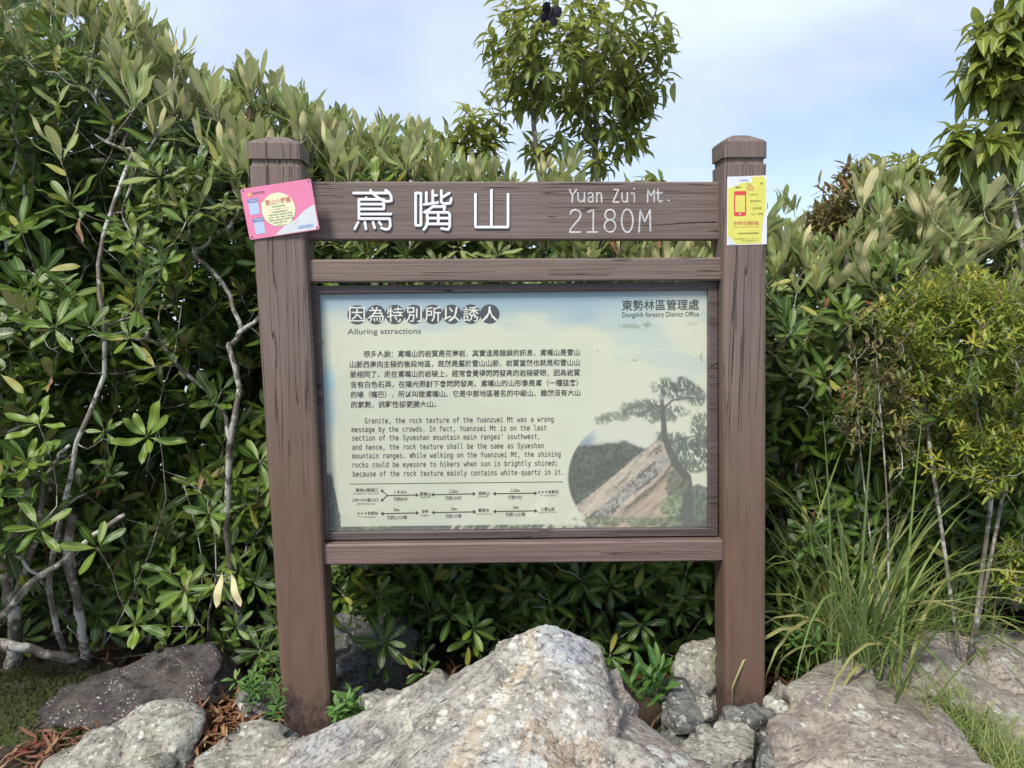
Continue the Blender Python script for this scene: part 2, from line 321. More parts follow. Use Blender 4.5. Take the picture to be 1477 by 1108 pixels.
# ------------------------------------------------------------------ rocks
def rock(name, label, hulls, mat, vox=.012, amp=.02, cuts=0, cat='rock', group=None, seed=0, fine=.004):
    bm = bmesh.new()
    for h in hulls:
        vs = [bm.verts.new(tuple(map(float, p))) for p in h]
        r = bmesh.ops.convex_hull(bm, input=vs)
        kill = list({e for e in r['geom_interior'] + r['geom_unused'] if isinstance(e, bmesh.types.BMVert)})
        if kill: bmesh.ops.delete(bm, geom=kill, context='VERTS')
    me = bpy.data.meshes.new('tmp'); bm.to_mesh(me); bm.free()
    o = bpy.data.objects.new('tmp', me); COL.objects.link(o)
    md = o.modifiers.new('r', 'REMESH'); md.mode = 'VOXEL'; md.voxel_size = vox
    dg = bpy.context.evaluated_depsgraph_get(); ev = bpy.data.meshes.new_from_object(o.evaluated_get(dg))
    bpy.data.objects.remove(o); n = len(ev.vertices)
    P = np.empty(n * 3); ev.vertices.foreach_get('co', P); P = P.reshape(-1, 3)
    Nn = np.empty(n * 3); ev.vertices.foreach_get('normal', Nn); Nn = Nn.reshape(-1, 3)
    s = seed
    # faceted breaks: quantised noise gives ledges, ridged noise gives seams
    Rr = P @ np.array([[.80, .1, .59], [-.2, .97, .1], [-.57, -.2, .80]])
    q = vn(Rr * [3.2, 5.5, 7.5], s + 11); led = np.round(q * 3) / 3 * .75 + q * .25
    rid = 1 - np.abs(vn(Rr * [4, 6, 11], s + 31)) * 2
    d = amp * (1.1 * fbm(P * 4, 3, s) + .75 * led) - amp * .6 * np.clip(rid - .72, 0, 1) * 3 + fine * fbm(P * 32, 3, s + 3) + fine * .8 * (1 - np.abs(vn(P * 60, s + 9)) * 2)
    rs = np.random.default_rng(s + 77); ext = P.max(0) - P.min(0); nf = int(np.clip(26 * (ext[0] / .5), 18, 70)); Cf = P.min(0) + rs.random((nf, 3)) * ext; Gf = rs.normal(0, 1, (nf, 3))
    Pw = P + .02 * np.stack([vn(P * 9 + 5 * k, s + k) for k in range(3)], 1)
    dd = np.linalg.norm((Pw[:, None, :] - Cf[None]) * [1, 1, 1.5], axis=2); j = dd.argmin(1); d = d * .6 + np.clip(((P - Cf[j]) * Gf[j]).sum(1) * .21, -.028, .028) * (amp / .014)
    P = P + Nn * d[:, None]
    c0 = P.mean(0); c0[2] = P[:, 2].min()
    ev.vertices.foreach_set('co', (P - c0).ravel())
    ev.materials.clear(); ev.materials.append(mat); ev.polygons.foreach_set('use_smooth', [True] * len(ev.polygons)); ev.update()
    ev.name = name
    ob = link(name, ev, label=label, cat=cat, group=group); ob.location = tuple(c0); return ob
def P_(lst): return [at(*p) for p in lst]
def slab(top, drop, grow=.03):
    T = P_(top); c = np.mean(T, 0); return T + [t + (t - c) * [grow, grow, 0] - np.array([0, 0, drop]) for t in T]

rock('large_boulder', 'large peaked lichen-spotted grey boulder in front of the sign, filling the bottom centre', [
    P_([(375, 1112, 1.97), (480, 1062, 1.97), (560, 1024, 1.96), (645, 985, 1.95), (745, 918, 1.92), (788, 902, 1.90), (826, 914, 1.90), (868, 930, 1.93), (886, 985, 1.95),
        (790, 1000, 1.70), (760, 1112, 1.46), (600, 1112, 1.55), (450, 1112, 1.78), (880, 1112, 1.55), (880, 1030, 1.72)]) + [np.array(p) for p in ((-.75, 2.05, -.1), (-.55, 1.3, -.1), (.2, 1.1, -.1), (.28, 1.98, -.1), (-.2, 1.2, .02))],
    P_([(860, 980, 1.93), (902, 1012, 1.90), (955, 1048, 1.84), (990, 1086, 1.76), (1035, 1118, 1.66), (930, 1112, 1.52), (850, 1060, 1.70), (800, 1000, 1.8)]) + [np.array(p) for p in ((.5, 1.9, -.1), (.52, 1.3, -.1), (.0, 1.2, -.1))]],
    M_rock, .0095, .0105, seed=3, fine=.0032)
rock('stone_slab', 'wide flat-topped tan stone slab with dark left face, right of the right post', [
    slab([(1112, 1032, 2.02), (1140, 995, 2.15), (1210, 955, 2.34), (1262, 968, 2.33), (1345, 1000, 2.22), (1392, 1050, 1.98), (1440, 1125, 1.68), (1260, 1150, 1.60), (1150, 1130, 1.72)], .34)],
    M_rockR, .0115, .011, seed=5)
rock('stone_slab', 'weathered flat stone slab behind the tan slab, at the right edge below the grass clump', [
    slab([(1240, 942, 2.42), (1285, 905, 2.62), (1400, 900, 2.72), (1500, 905, 2.72), (1640, 930, 2.6), (1640, 1080, 2.05), (1500, 1085, 2.0), (1420, 1045, 2.14), (1350, 985, 2.32)], .34)],
    M_rockR, .014, .014, seed=8)
rock('dark_slab', 'long dark purplish slab with white specks leaning under the left shrub', [
    P_([(52, 1030, 2.20), (66, 1056, 2.17), (140, 1052, 2.14), (300, 1010, 2.2), (318, 985, 2.27), (318, 950, 2.32), (308, 924, 2.38), (205, 942, 2.38), (95, 995, 2.3),
        (120, 985, 2.5), (310, 935, 2.55), (60, 1035, 2.4)]) + [np.array((-1.3, 2.4, -.06)), np.array((-.85, 2.45, -.06))]], M_rockD, .010, .007, seed=12, fine=.003)
rock('pale_rock', 'pale greenish-white rock in the bottom left corner below the dark slab', [
    P_([(62, 1090, 2.02), (120, 1060, 2.08), (205, 1018, 2.14), (262, 1012, 2.16), (290, 1030, 2.12), (268, 1068, 2.02), (210, 1125, 1.86), (70, 1125, 1.9)]) + [np.array((-1.3, 2.1, -.12)), np.array((-.8, 2.15, -.12)), np.array((-.85, 1.8, -.12)), np.array((-1.2, 1.8, -.12))]],
    M_rockS, .009, .012, seed=21)
rock('pale_rock', 'low pale rock touching the foot of the left post on its left side', [
    P_([(285, 1100, 1.96), (330, 1045, 2.08), (365, 1032, 2.12), (402, 1040, 2.10), (430, 1075, 2.02), (420, 1130, 1.86), (300, 1130, 1.86)]) + [np.array((-.85, 2.1, -.12)), np.array((-.55, 2.1, -.12)), np.array((-.6, 1.8, -.12))]],
    M_rockS, .008, .012, seed=25)
for i, (lab, mat, pts, dr) in enumerate([
    ('rounded tan rock behind the foot of the right post', M_rockS, [(972, 950, 2.30), (990, 932, 2.36), (1030, 928, 2.40), (1050, 950, 2.38), (1045, 985, 2.28), (1000, 985, 2.22), (975, 975, 2.24)], .18),
    ('dark angular rock between the boulder and the right post', M_rockB, [(966, 985, 2.20), (985, 980, 2.22), (1005, 1005, 2.16), (1018, 1035, 2.08), (1005, 1050, 2.02), (975, 1045, 2.02), (960, 1020, 2.08)], .22),
    ('block of pale rock at the bottom edge in front of the right post', M_rockS, [(1008, 1048, 2.02), (1030, 1036, 2.07), (1088, 1036, 2.07), (1094, 1052, 2.02), (1088, 1085, 1.92), (1060, 1100, 1.87), (1010, 1085, 1.9)], .2),
    ('flat grey stone lying against the front of the right post foot', M_rockB, [(1042, 1020, 2.11), (1065, 1014, 2.13), (1110, 1014, 2.13), (1118, 1028, 2.08), (1095, 1036, 2.05), (1046, 1032, 2.06)], .12),
    ('small white-edged stone beside the inner foot of the right post', M_rockS, [(1000, 1000, 2.15), (1015, 990, 2.18), (1030, 1010, 2.13), (1030, 1028, 2.08), (1015, 1030, 2.07), (1004, 1015, 2.1)], .1),
    ('small ochre stone just right of the right post foot', M_rockS, [(1108, 990, 2.22), (1122, 975, 2.28), (1142, 985, 2.26), (1146, 1008, 2.18), (1130, 1022, 2.12), (1110, 1018, 2.13)], .14),
    ('grey lichen-dusted rock under the sign just right of the left post', M_rockB, [(470, 900, 2.52), (510, 878, 2.62), (580, 880, 2.66), (600, 915, 2.6), (580, 950, 2.5), (500, 960, 2.42), (470, 945, 2.42)], .25),
    ('small pale stone behind the boulder near the left post foot', M_rockS, [(518, 1000, 2.18), (545, 988, 2.24), (590, 992, 2.25), (612, 1006, 2.2), (580, 1025, 2.1), (530, 1020, 2.1)], .14),
    ('small mossy stone half hidden left of the left post', M_rockB, [(345, 1000, 2.26), (372, 978, 2.34), (400, 978, 2.34), (408, 1005, 2.26), (385, 1025, 2.18), (352, 1022, 2.18)], .14),
    ('dark wedge of rock at the bottom edge between pale block and tan slab', M_rockB, [(1098, 1052, 1.96), (1118, 1040, 2.0), (1132, 1060, 1.93), (1130, 1110, 1.8), (1095, 1115, 1.78)], .2),
    ('narrow pale stone at the bottom edge right of the boulder', M_rockS, [(985, 1070, 1.98), (1003, 1062, 2.0), (1015, 1085, 1.93), (1040, 1110, 1.85), (1000, 1120, 1.8), (980, 1095, 1.87)], .2)]):
    rock('stone', lab, [slab(pts, dr)], mat, .0075, .010, seed=40 + i * 3, fine=.003)
# mossy bank at the left edge
def moss_bank():
    nx, ny = 70, 50; xs = np.linspace(-2.3, -1.05, nx); ys = np.linspace(2.05, 2.64, ny); X, Y = np.meshgrid(xs, ys)
    e = np.clip(1 - ((X + 1.75) / .62) ** 2, 0, 1) ** .6 * np.clip(1 - ((Y - 2.36) / .24) ** 2, 0, 1) ** .6
    Z = gz(X, Y) - .02 + .10 * e + .012 * fbm2(X * 14, Y * 14, 4, 2)
    v = np.stack([X.ravel(), Y.ravel(), Z.ravel()], 1)
    f = [(j * nx + i, j * nx + i + 1, (j + 1) * nx + i + 1, (j + 1) * nx + i) for j in range(ny - 1) for i in range(nx - 1)]
    link('mossy_bank', mesh('mossy_bank', v, f, M_moss), kind='structure')
moss_bank()
def moss_tufts():
    v, f = [], []
    for i in range(16000):
        x = rng.uniform(-2.25, -1.1); y = rng.uniform(2.1, 2.95); e = max(0, 1 - ((x + 1.75) / .62) ** 2) ** .6 * max(0, 1 - ((y - 2.36) / .24) ** 2) ** .6
        if e < .05 + .25 * rng.random(): continue
        MT.append((x, y, e))
    A = np.array(MT); Z = gz(A[:, 0], A[:, 1]) - .02 + .10 * A[:, 2] + .012 * fbm2(A[:, 0] * 14, A[:, 1] * 14, 4, 2)
    keep = fbm2(A[:, 0] * 6, A[:, 1] * 6, 3, 30) > -.25
    for (x, y, e), z in zip(A[keep], Z[keep]):
        a = rng.uniform(0, 6.28); h = rng.uniform(.006, .017); w = rng.uniform(.002, .0045); dx, dy = math.cos(a) * w, math.sin(a) * w; b = len(v)
        v.extend([(x - dx, y - dy, z - .002), (x + dx, y + dy, z - .002), (x + rng.normal(0, .006), y + rng.normal(0, .006), z + h)]); f.append((b, b + 1, b + 2))
    link('moss_tufts', mesh('moss_tufts', v, f, M_moss, False), label='dense short green moss covering the low bank at the left edge', cat='moss', kind='stuff')
MT = []; moss_tufts()

# ------------------------------------------------------------------ the sign
sign = thing('trail_sign', 'brown wooden summit sign on two square posts with title board, rails and framed information panel', 'sign', SO, TH)
def post(top, bot, w, mat, twist, ztop, name='post'):
    """top / bot: pixel rows (xl, xr, y) of the front face; lofted chamfered square with a groove under a low pyramid cap"""
    a = (S(top[0], top[2]) + S(top[1], top[2])) / 2; b = (S(bot[0], bot[2]) + S(bot[1], bot[2])) / 2
    c0 = a.copy(); k = (b - a) / (a[2] - b[2])  # per metre down
    zs = ztop
    def ring(z, ww, ch):
        c = c0 + k * (c0[2] - z); c = np.array([c[0], w / 2, z]); h = ww / 2; q = []
        base = [(-h + ch, -h), (h - ch, -h), (h - ch * .3, -h + ch * .3), (h, -h + ch), (h, h - ch), (h - ch, h), (-h + ch, h), (-h, h - ch), (-h, -h + ch), (-h + ch * .3, -h + ch * .3)]
        ct, st = math.cos(twist), math.sin(twist)
        return [np.array([c[0] + x * ct - y * st, c[1] + x * st + y * ct, c[2]]) for x, y in base]
    zg = zs - .064  # groove
    prof = [(-.12, w, .012)] + [(z, w, .012) for z in np.linspace(0, zg - .03, 14)] + [(zg - .012, w, .010), (zg - .007, w - .012, .009), (zg + .007, w - .012, .009)]
    g = G(); R = [ring(*p) for p in prof]; n = 10
    for r in R: g.v.extend(r)
    for i in range(len(R) - 1): g.f += [(i * n + j, i * n + (j + 1) % n, (i + 1) * n + (j + 1) % n, (i + 1) * n + j) for j in range(n)]
    g.f += [tuple((len(R) - 1) * n + j for j in range(n))]
    po = g.build(name, mat, sign, smooth=False)
    prof = [(zg + .0072, w + .002, .012), (zg + .010, w + .0025, .013), (zs - .015, w + .0025, .012), (zs - .009, w - .006, .016), (zs + .008, w * .45, .014), (zs + .010, w * .1, .003)]
    g = G(); R = [ring(*p) for p in prof]
    for r in R: g.v.extend(r)
    g.f += [tuple(range(n))[::-1]]
    for i in range(len(R) - 1): g.f += [(i * n + j, i * n + (j + 1) % n, (i + 1) * n + (j + 1) % n, (i + 1) * n + j) for j in range(n)]
    g.f += [tuple((len(R) - 1) * n + j for j in range(n))]
    g.build('post_cap', mat, po, smooth=False); return po
ztL = S(394, 198)[2]; ztR = S(1070, 196)[2]
post((356, 432, 240), (406, 470, 990), .1415, M_post1, math.radians(4), ztL)
post((1043.5, 1107, 240), (1045.5, 1106, 990), .121, M_post2, 0, ztR)

def rail(name, quad, d, th, mat, parent=sign, ext=0.02, ch=.005, smooth=False):
    """quad TL TR BR BL pixels of the front face"""
    q = [S(x, y, d) for x, y in quad]
    tl, tr, br, bl = q; ex = (tr - tl) / np.linalg.norm(tr - tl) * ext
    tl, bl, tr, br = tl - ex, bl - ex, tr + ex, br + ex
    g = G(); nseg = 24; up = np.array([0, 0, 1.]); rings = []
    for i in range(nseg + 1):
        t = i / nseg; T = tl + (tr - tl) * t; B = bl + (br - bl) * t; dy = np.array([0, 1., 0])
        rings.append([T - up * ch, T + dy * ch, T + dy * (th - ch), T + dy * th - up * ch, B + dy * th + up * ch, B + dy * (th - ch), B + dy * ch, B + up * ch])
    for r in rings: g.v.extend(r)
    for i in range(nseg): g.f += [(i * 8 + j, (i + 1) * 8 + j, (i + 1) * 8 + (j + 1) % 8, i * 8 + (j + 1) % 8) for j in range(8)]
    g.f += [tuple(range(8)), tuple(nseg * 8 + j for j in range(8))[::-1]]
    return g.build(name, mat, parent, smooth=smooth)
board = rail('title_board', [(440, 261.5), (1033.5, 262), (1033.5, 346.5), (440, 346.5)], .052, .045, M_board, ext=.03)
rail('rail', [(436.5, 374.5), (1038.7, 371), (1038.7, 405), (436.5, 408)], .028, .060, M_railx, ext=.03)
rail('lower_rail', [(459, 786), (1040, 779.5), (1040, 810.2), (460.5, 815.8)], .024, .070, M_railb, ext=.03)
# crack in the title board: a thin dark split
# frame with mitred corners
FO = [(447, 412.5), (1035, 405.8), (1035.4, 772.8), (462, 779.4)]; FI = [(459.5, 424.5), (1021.7, 418.6), (1021.7, 761.4), (473.5, 768)]
FD = .050
fr = tag(bpy.data.objects.new('panel_frame', None)); COL.objects.link(fr); fr.parent = sign
for i in range(4):
    a, b = S(*FO[i], FD), S(*FO[(i + 1) % 4], FD); c, d_ = S(*FI[(i + 1) % 4], FD), S(*FI[i], FD)
    dy = np.array([0, 1., 0]); e = (a + b + c + d_) / 4; ins = .002
    cc, dd = c + dy * .004, d_ + dy * .004
    g = G(); q = [a, b, c, d_]
    lip = [(c * .85 + b * .15), (d_ * .85 + a * .15)]
    g.add([a + dy * ins, b + dy * ins, lip[0], lip[1], c + dy * .003, d_ + dy * .003, c + dy * .03, d_ + dy * .03, b + dy * .035, a + dy * .035],
          [(0, 3, 2, 1), (3, 5, 4, 2), (5, 7, 6, 4), (7, 9, 8, 6), (9, 0, 1, 8), (1, 2, 4, 6, 8), (0, 9, 7, 5, 3)])
    mf = M_frame
    g.build('frame_member', mf, fr, smooth=False)
# backing board
PD = .0655
def paneluv(u, v):
    tl, tr, br, bl = [np.array(p, float) for p in FI]
    u = np.asarray(u, float)[..., None]; v = np.asarray(v, float)[..., None]
    return tl * (1 - u) * (1 - v) + tr * u * (1 - v) + br * u * v + bl * (1 - u) * v
def lin(r, g, b): return np.array([((c / 255 + .055) / 1.055) ** 2.4 if c > 10 else c / 255 / 12.92 for c in (r, g, b)])
def sm(x, a, b): t = np.clip((x - a) / (b - a), 0, 1); return t * t * (3 - 2 * t)
def build_print():
    nx, ny = 540, 330
    U, Vv = np.meshgrid(np.linspace(0, 1, nx), np.linspace(0, 1, ny)); PX = paneluv(U, Vv); X, Y = PX[..., 0], PX[..., 1]
    Yc = Y + .0115 * (X - 740)           # straighten the slope of the print
    def lay(c, col, a): a = np.clip(a, 0, 1)[..., None]; return c * (1 - a) + np.asarray(col) * a
    n1 = fbm2(X / 70, Yc / 22, 5, 3); n2 = fbm2(X / 12, Yc / 12, 4, 9); n3 = fbm2(X / 3.2, Yc / 3.2, 3, 14); n4 = fbm2(X / 30, Yc / 30, 4, 17)
    cream = lin(230, 234, 208); blue = lin(146, 186, 210); pblue = lin(196, 216, 212)
    c = np.ones(X.shape + (3,)) * cream
    c = lay(c, blue, (1 - sm(Yc + n1 * 14 + (X - 460) * .02, 432, 500)) * .95)
    c = lay(c, cream, sm(n1, .05, .5) * sm(Yc, 440, 470) * .6 + sm(X, 880, 1020) * .35)
    c = lay(c, pblue, sm(-n1, -.2, .5) * sm(X, 850, 900) * (1 - sm(Yc, 560, 620)) * .6)
    c = lay(c, lin(150, 205, 224), (1 - sm(X, 478, 492)) * sm(Yc + n4 * 10, 500, 560) * (1 - sm(Yc, 590, 640)))
    # faint peak behind the text
    pk = 495 + np.abs(X - 560) * .62 + n4 * 9
    c = lay(c, lin(206, 210, 196), sm(Yc - pk, 0, 12) * (.35 + .35 * n4) * (1 - sm(X, 800, 860)))
    # far treeline at the bottom
    tl = 740 + n2 * 9 - 60 * (1 - sm(X, 478, 492)) + 18 * sm(X, 740, 820) - 20 * sm(X, 900, 1000)
    fol = lin(62, 74, 74)[None, None] * (1 + .7 * n3[..., None]) + lin(120, 140, 80) * sm(n3 + n2 * .6, .2, .9)[..., None] * .7
    c = lay(c, np.clip(fol, 0, 1), sm(Yc - tl, -3, 5))
    c = lay(c, lin(206, 200, 186) * (1 + .3 * n3[..., None]), sm(Yc, 742, 752) * sm(fbm2((X + Yc) / 9, (X - Yc) / 60, 3, 5), -.1, .35) * sm(X, 620, 660) * (1 - sm(X, 820, 860)))
    # text box: pale rounded sheet
    def rbox(x0, y0, x1, y1, r):
        dx = np.maximum(np.maximum(x0 + r - X, X - (x1 - r)), 0); dy = np.maximum(np.maximum(y0 + r - Yc, Yc - (y1 - r)), 0)
        return 1 - sm(np.hypot(dx, dy), r - .8, r + .6)
    slant = 484 + (Yc - 490) * .028
    bx = rbox(484, 488, 856, 757, 6) * sm(X - slant, -.8, .8)
    tint = lin(224, 230, 204)[None, None] * (1 + .035 * n4[..., None])
    streak = sm(fbm2((X + Yc * .9) / 26, (X - Yc * .9) / 110, 4, 22), .05, .5) * sm(Yc, 600, 720)
    tint = tint + (lin(236, 240, 216) - tint) * (streak * .8)[..., None]
    pkk = sm(Yc - pk, 0, 16) * .4 * (1 - sm(X - 560, 60, 230)); tint = tint + (lin(202, 206, 192) - tint) * np.clip(pkk, 0, 1)[..., None]
    c = lay(c, tint, bx * .93 * (1 - sm(1 - np.hypot((X - 905) / 90, (Yc - 690) / 90), -.0, .02)))
    # round picture: mist, forest and slanting rock slab
    R = np.hypot((X - 904) / 86, (Yc - 690) / 84)
    ci = 1 - sm(R, .965, 1.0)
    inside = np.ones_like(c) * lin(226, 230, 214)
    inside = lay(inside, lin(150, 170, 184), sm(-(X - 868) + n4 * 10, 0, 22) * sm(Yc, 612, 640))
    dk = (np.clip(.55 + n3 * .9 + n2 * .4, .1, 2)[..., None]) * lin(66, 82, 78); inside = lay(inside, np.clip(dk, 0, 1), sm(Yc + n2 * 5 - (634 + (X - 880) ** 2 * .004), 0, 8) * (1 - sm(X, 935, 960)))
    slope = Yc - (740 - (X - 820) * .82)          # along the slab's upper edge
    slab_ = sm(slope + n2 * 2, 24 - 24, 3)
    al = fbm2((X * .6 - Yc * -.8) / 3.0, (X * .77 + Yc * .64) / 34, 4, 41); al2 = fbm2((X * .64 + Yc * .77) / 5.0, (X * .77 - Yc * .64) / 26, 5, 43)
    rk = lin(190, 176, 158)[None, None] * (1 + .45 * al2[..., None] + .25 * n3[..., None])
    inside = lay(inside, np.clip(rk, 0, 1), slab_)
    inside = lay(inside, np.clip(lin(150, 148, 146)[None, None] * (1 + .7 * n3[..., None]), 0, 1), sm(slope, 26, 34) * (1 - sm(slope, 48, 56)) * .85)
    inside = lay(inside, np.clip(lin(172, 152, 134)[None, None] * (1 + .5 * al2[..., None]), 0, 1), sm(slope, 56, 62))
    inside = lay(inside, lin(62, 58, 54), sm(-al2 - n3 * .5, .42, .62) * slab_ * .7)
    inside = lay(inside, lin(226, 230, 214), sm(X - (972 + n4 * 8), 0, 14) * (1 - sm(Yc, 660, 690)))
    c = c * (1 - ci[..., None]) + inside * ci[..., None]
    # pine: curved dark trunk, clouds of needles
    def seg(pts, w):
        d = np.full(X.shape, 1e9)
        for (x0, y0, w0), (x1, y1, w1) in zip(pts[:-1], pts[1:]):
            t = np.clip(((X - x0) * (x1 - x0) + (Yc - y0) * (y1 - y0)) / ((x1 - x0) ** 2 + (y1 - y0) ** 2), 0, 1)
            d = np.minimum(d, np.hypot(X - x0 - t * (x1 - x0), Yc - y0 - t * (y1 - y0)) - (w0 + t * (w1 - w0)))
        return 1 - sm(d, -.7, .7)
    for (x, y, rx, ry, a) in ((975, 563, 34, 17, 1), (925, 590, 34, 14, .85), (892, 603, 26, 9, .7), (955, 600, 40, 14, .9), (1005, 575, 20, 14, .9), (1004, 652, 34, 22, 1), (962, 633, 22, 9, .9), (1010, 625, 18, 26, .9), (1000, 675, 26, 11, .9), (985, 640, 24, 12, .9), (870, 608, 14, 7, .6)):
        e = np.hypot((X - x) / rx, (Yc - y) / ry) + n2 * .35
        nd = fbm2((X - Yc * .3) / 2.2, (Yc) / 5.0, 3, int(x)) ; a_ = sm(1 - e, -.08, .35) * sm(nd + .62 - e * .4, -.1, .25) * a
        c = lay(c, np.clip(lin(74, 88, 82)[None, None] * (1 + .6 * n3[..., None]), 0, 1), a_)
    tr = seg([(988, 748, 9), (993, 715, 8), (990, 692, 7), (975, 672, 6), (965, 650, 5), (958, 630, 4.5), (957, 605, 3.6), (955, 580, 2.5)], 0)
    tr = np.maximum(tr, seg([(957, 592, 2), (970, 580, 1.4), (995, 576, 1), (1015, 580, .8)], 0)); tr = np.maximum(tr, seg([(962, 642, 1.5), (985, 636, 1.2), (1010, 630, .8)], 0)); tr = np.maximum(tr, seg([(978, 672, 1.5), (1000, 672, 1)], 0)); tr = np.maximum(tr, seg([(955, 590, 1.5), (935, 584, 1), (905, 592, .6)], 0))
    c = lay(c, np.clip(lin(70, 68, 72)[None, None] * (1 + .35 * n3[..., None]), 0, 1), tr)
    for (x, y, rx, ry, col) in ((975, 708, 20, 22, (92, 100, 84)), (972, 730, 22, 18, (128, 142, 104)), (950, 756, 40, 8, (112, 124, 92)), (1008, 735, 30, 20, (84, 94, 84)), (1005, 715, 16, 12, (86, 96, 92)), (870, 752, 40, 8, (120, 130, 100))):
        e = np.hypot((X - x) / rx, (Yc - y) / ry) + n2 * .4
        c = lay(c, np.clip(lin(*col)[None, None] * (1 + .8 * n3[..., None]), 0, 1), sm(1 - e, -.05, .25) * .95)
    c = lay(c, lin(70, 68, 72), seg([(990, 752, 9), (993, 722, 8)], 0) * .8)
    # little stains on the print
    for (x, y, rx, ry, a) in ((910, 473, 22, 4, .5), (935, 470, 6, 5, .6), (1012, 520, 2.5, 9, .5), (805, 436, 2.2, 2.2, .7), (915, 522, 4, 2, .5), (862, 508, 1.5, 2, .5), (465, 490, 4, 3, .7), (1000, 470, 8, 3, .3)):
        e = np.hypot((X - x) / rx, (Yc - y) / ry) + n3 * .5; c = lay(c, lin(120, 124, 96), sm(1 - e, 0, .4) * a)
    c = np.clip((c * .79 + .21 * lin(218, 223, 206)) * .70, .005, .85)
    # verts
    P = np.empty(X.shape + (3,))
    for j in range(ny):
        for i in range(nx): P[j, i] = S(X[j, i], Y[j, i], PD)
    me = bpy.data.meshes.new('printed_sheet'); idx = np.arange(nx * ny).reshape(ny, nx)
    f = np.stack([idx[1:, :-1], idx[1:, 1:], idx[:-1, 1:], idx[:-1, :-1]], -1).reshape(-1, 4)
    me.vertices.add(nx * ny); me.vertices.foreach_set('co', P.ravel())
    me.loops.add(f.size); me.loops.foreach_set('vertex_index', f.ravel()); me.polygons.add(len(f))
    me.polygons.foreach_set('loop_start', np.arange(0, f.size, 4)); me.polygons.foreach_set('loop_total', np.full(len(f), 4)); me.update(calc_edges=True)
    ca = me.color_attributes.new('print', 'FLOAT_COLOR', 'POINT')
    ca.data.foreach_set('color', np.concatenate([c, np.ones(X.shape + (1,))], -1).ravel())
    m, t, b = newmat('printed_picture'); a = N(t, 'ShaderNodeAttribute', attribute_name='print'); t.links.new(a.outputs['Color'], b.inputs['Base Color'])
    b.inputs['Roughness'].default_value = .35; b.inputs['Specular IOR Level'].default_value = .35
    me.materials.append(m); return me
panel = G()
q = [S(*(np.array(p) + o), PD + .001) for p, o in zip(FI, ((-3, -3), (3, -3), (3, 3), (-3, 3)))]
panel.add(q + [p + np.array([0, .012, 0]) for p in q], [(0, 3, 2, 1), (4, 5, 6, 7), (0, 1, 5, 4), (1, 2, 6, 5), (2, 3, 7, 6), (3, 0, 4, 7)])
M_back = plain('panel_board', (.22, .22, .21)); panel = panel.build('information_panel', M_back, sign, smooth=False)
link('printed_sheet', build_print(), panel)

FONT = {}
def font(kind):
    if kind not in FONT:
        FONT[kind] = None
        if kind == 'mono':
            try: FONT[kind] = bpy.data.fonts.load(bpy.utils.resource_path('LOCAL') + '/datafiles/fonts/DejaVuSansMono.woff2')
            except Exception: pass
    return FONT[kind]
def text(body, x0, y0, x1, hpx, d, mat, parent, kind='sans', name='lettering', slope=-.0115, Sf=None, res=2, fixh=True, bold=0.0, mirror=False):
    """body set between pixel columns x0..x1, vertical centre y0 at x0, glyph height hpx"""
    Sf = Sf or S
    cu = bpy.data.curves.new('t', 'FONT'); cu.body = body; cu.size = 1; cu.resolution_u = res; cu.fill_mode = 'FRONT'; cu.offset = bold
    f = font(kind)
    if f: cu.font = f
    o = bpy.data.objects.new('t', cu); COL.objects.link(o); dg = bpy.context.evaluated_depsgraph_get()
    me = bpy.data.meshes.new_from_object(o.evaluated_get(dg)); bpy.data.objects.remove(o)
    n = len(me.vertices)
    if n == 0: print('EMPTY TEXT', body); return None
    P = np.empty(n * 3); me.vertices.foreach_get('co', P); P = P.reshape(-1, 3)
    mn, mxx = P[:, 0].min(), P[:, 0].max(); yl, yh = P[:, 1].min(), P[:, 1].max()
    u = (P[:, 0] - mn) / (mxx - mn); v = (P[:, 1] - (yl + yh) / 2) / (yh - yl)
    a = Sf(x0, y0, d); b = Sf(x1, y0 + slope * (x1 - x0), d); e = b - a
    upv = Sf(x0, y0 - hpx / 2, d) - Sf(x0, y0 + hpx / 2, d)
    Q = a + u[:, None] * e + v[:, None] * upv
    me.vertices.foreach_set('co', Q.ravel()); me.materials.clear(); me.materials.append(mat); me.update(); me.name = name
    return link(name, me, parent)
M_ink = plain('ink', (.060, .062, .055), .5, .1); M_ink2 = plain('ink_grey', (.105, .110, .095), .5, .1); M_disc = plain('disc_ink', (.070, .078, .092), .5, .08); M_pale = plain('pale_print', (.66, .68, .60), .5, .03)
TD = PD - .0009
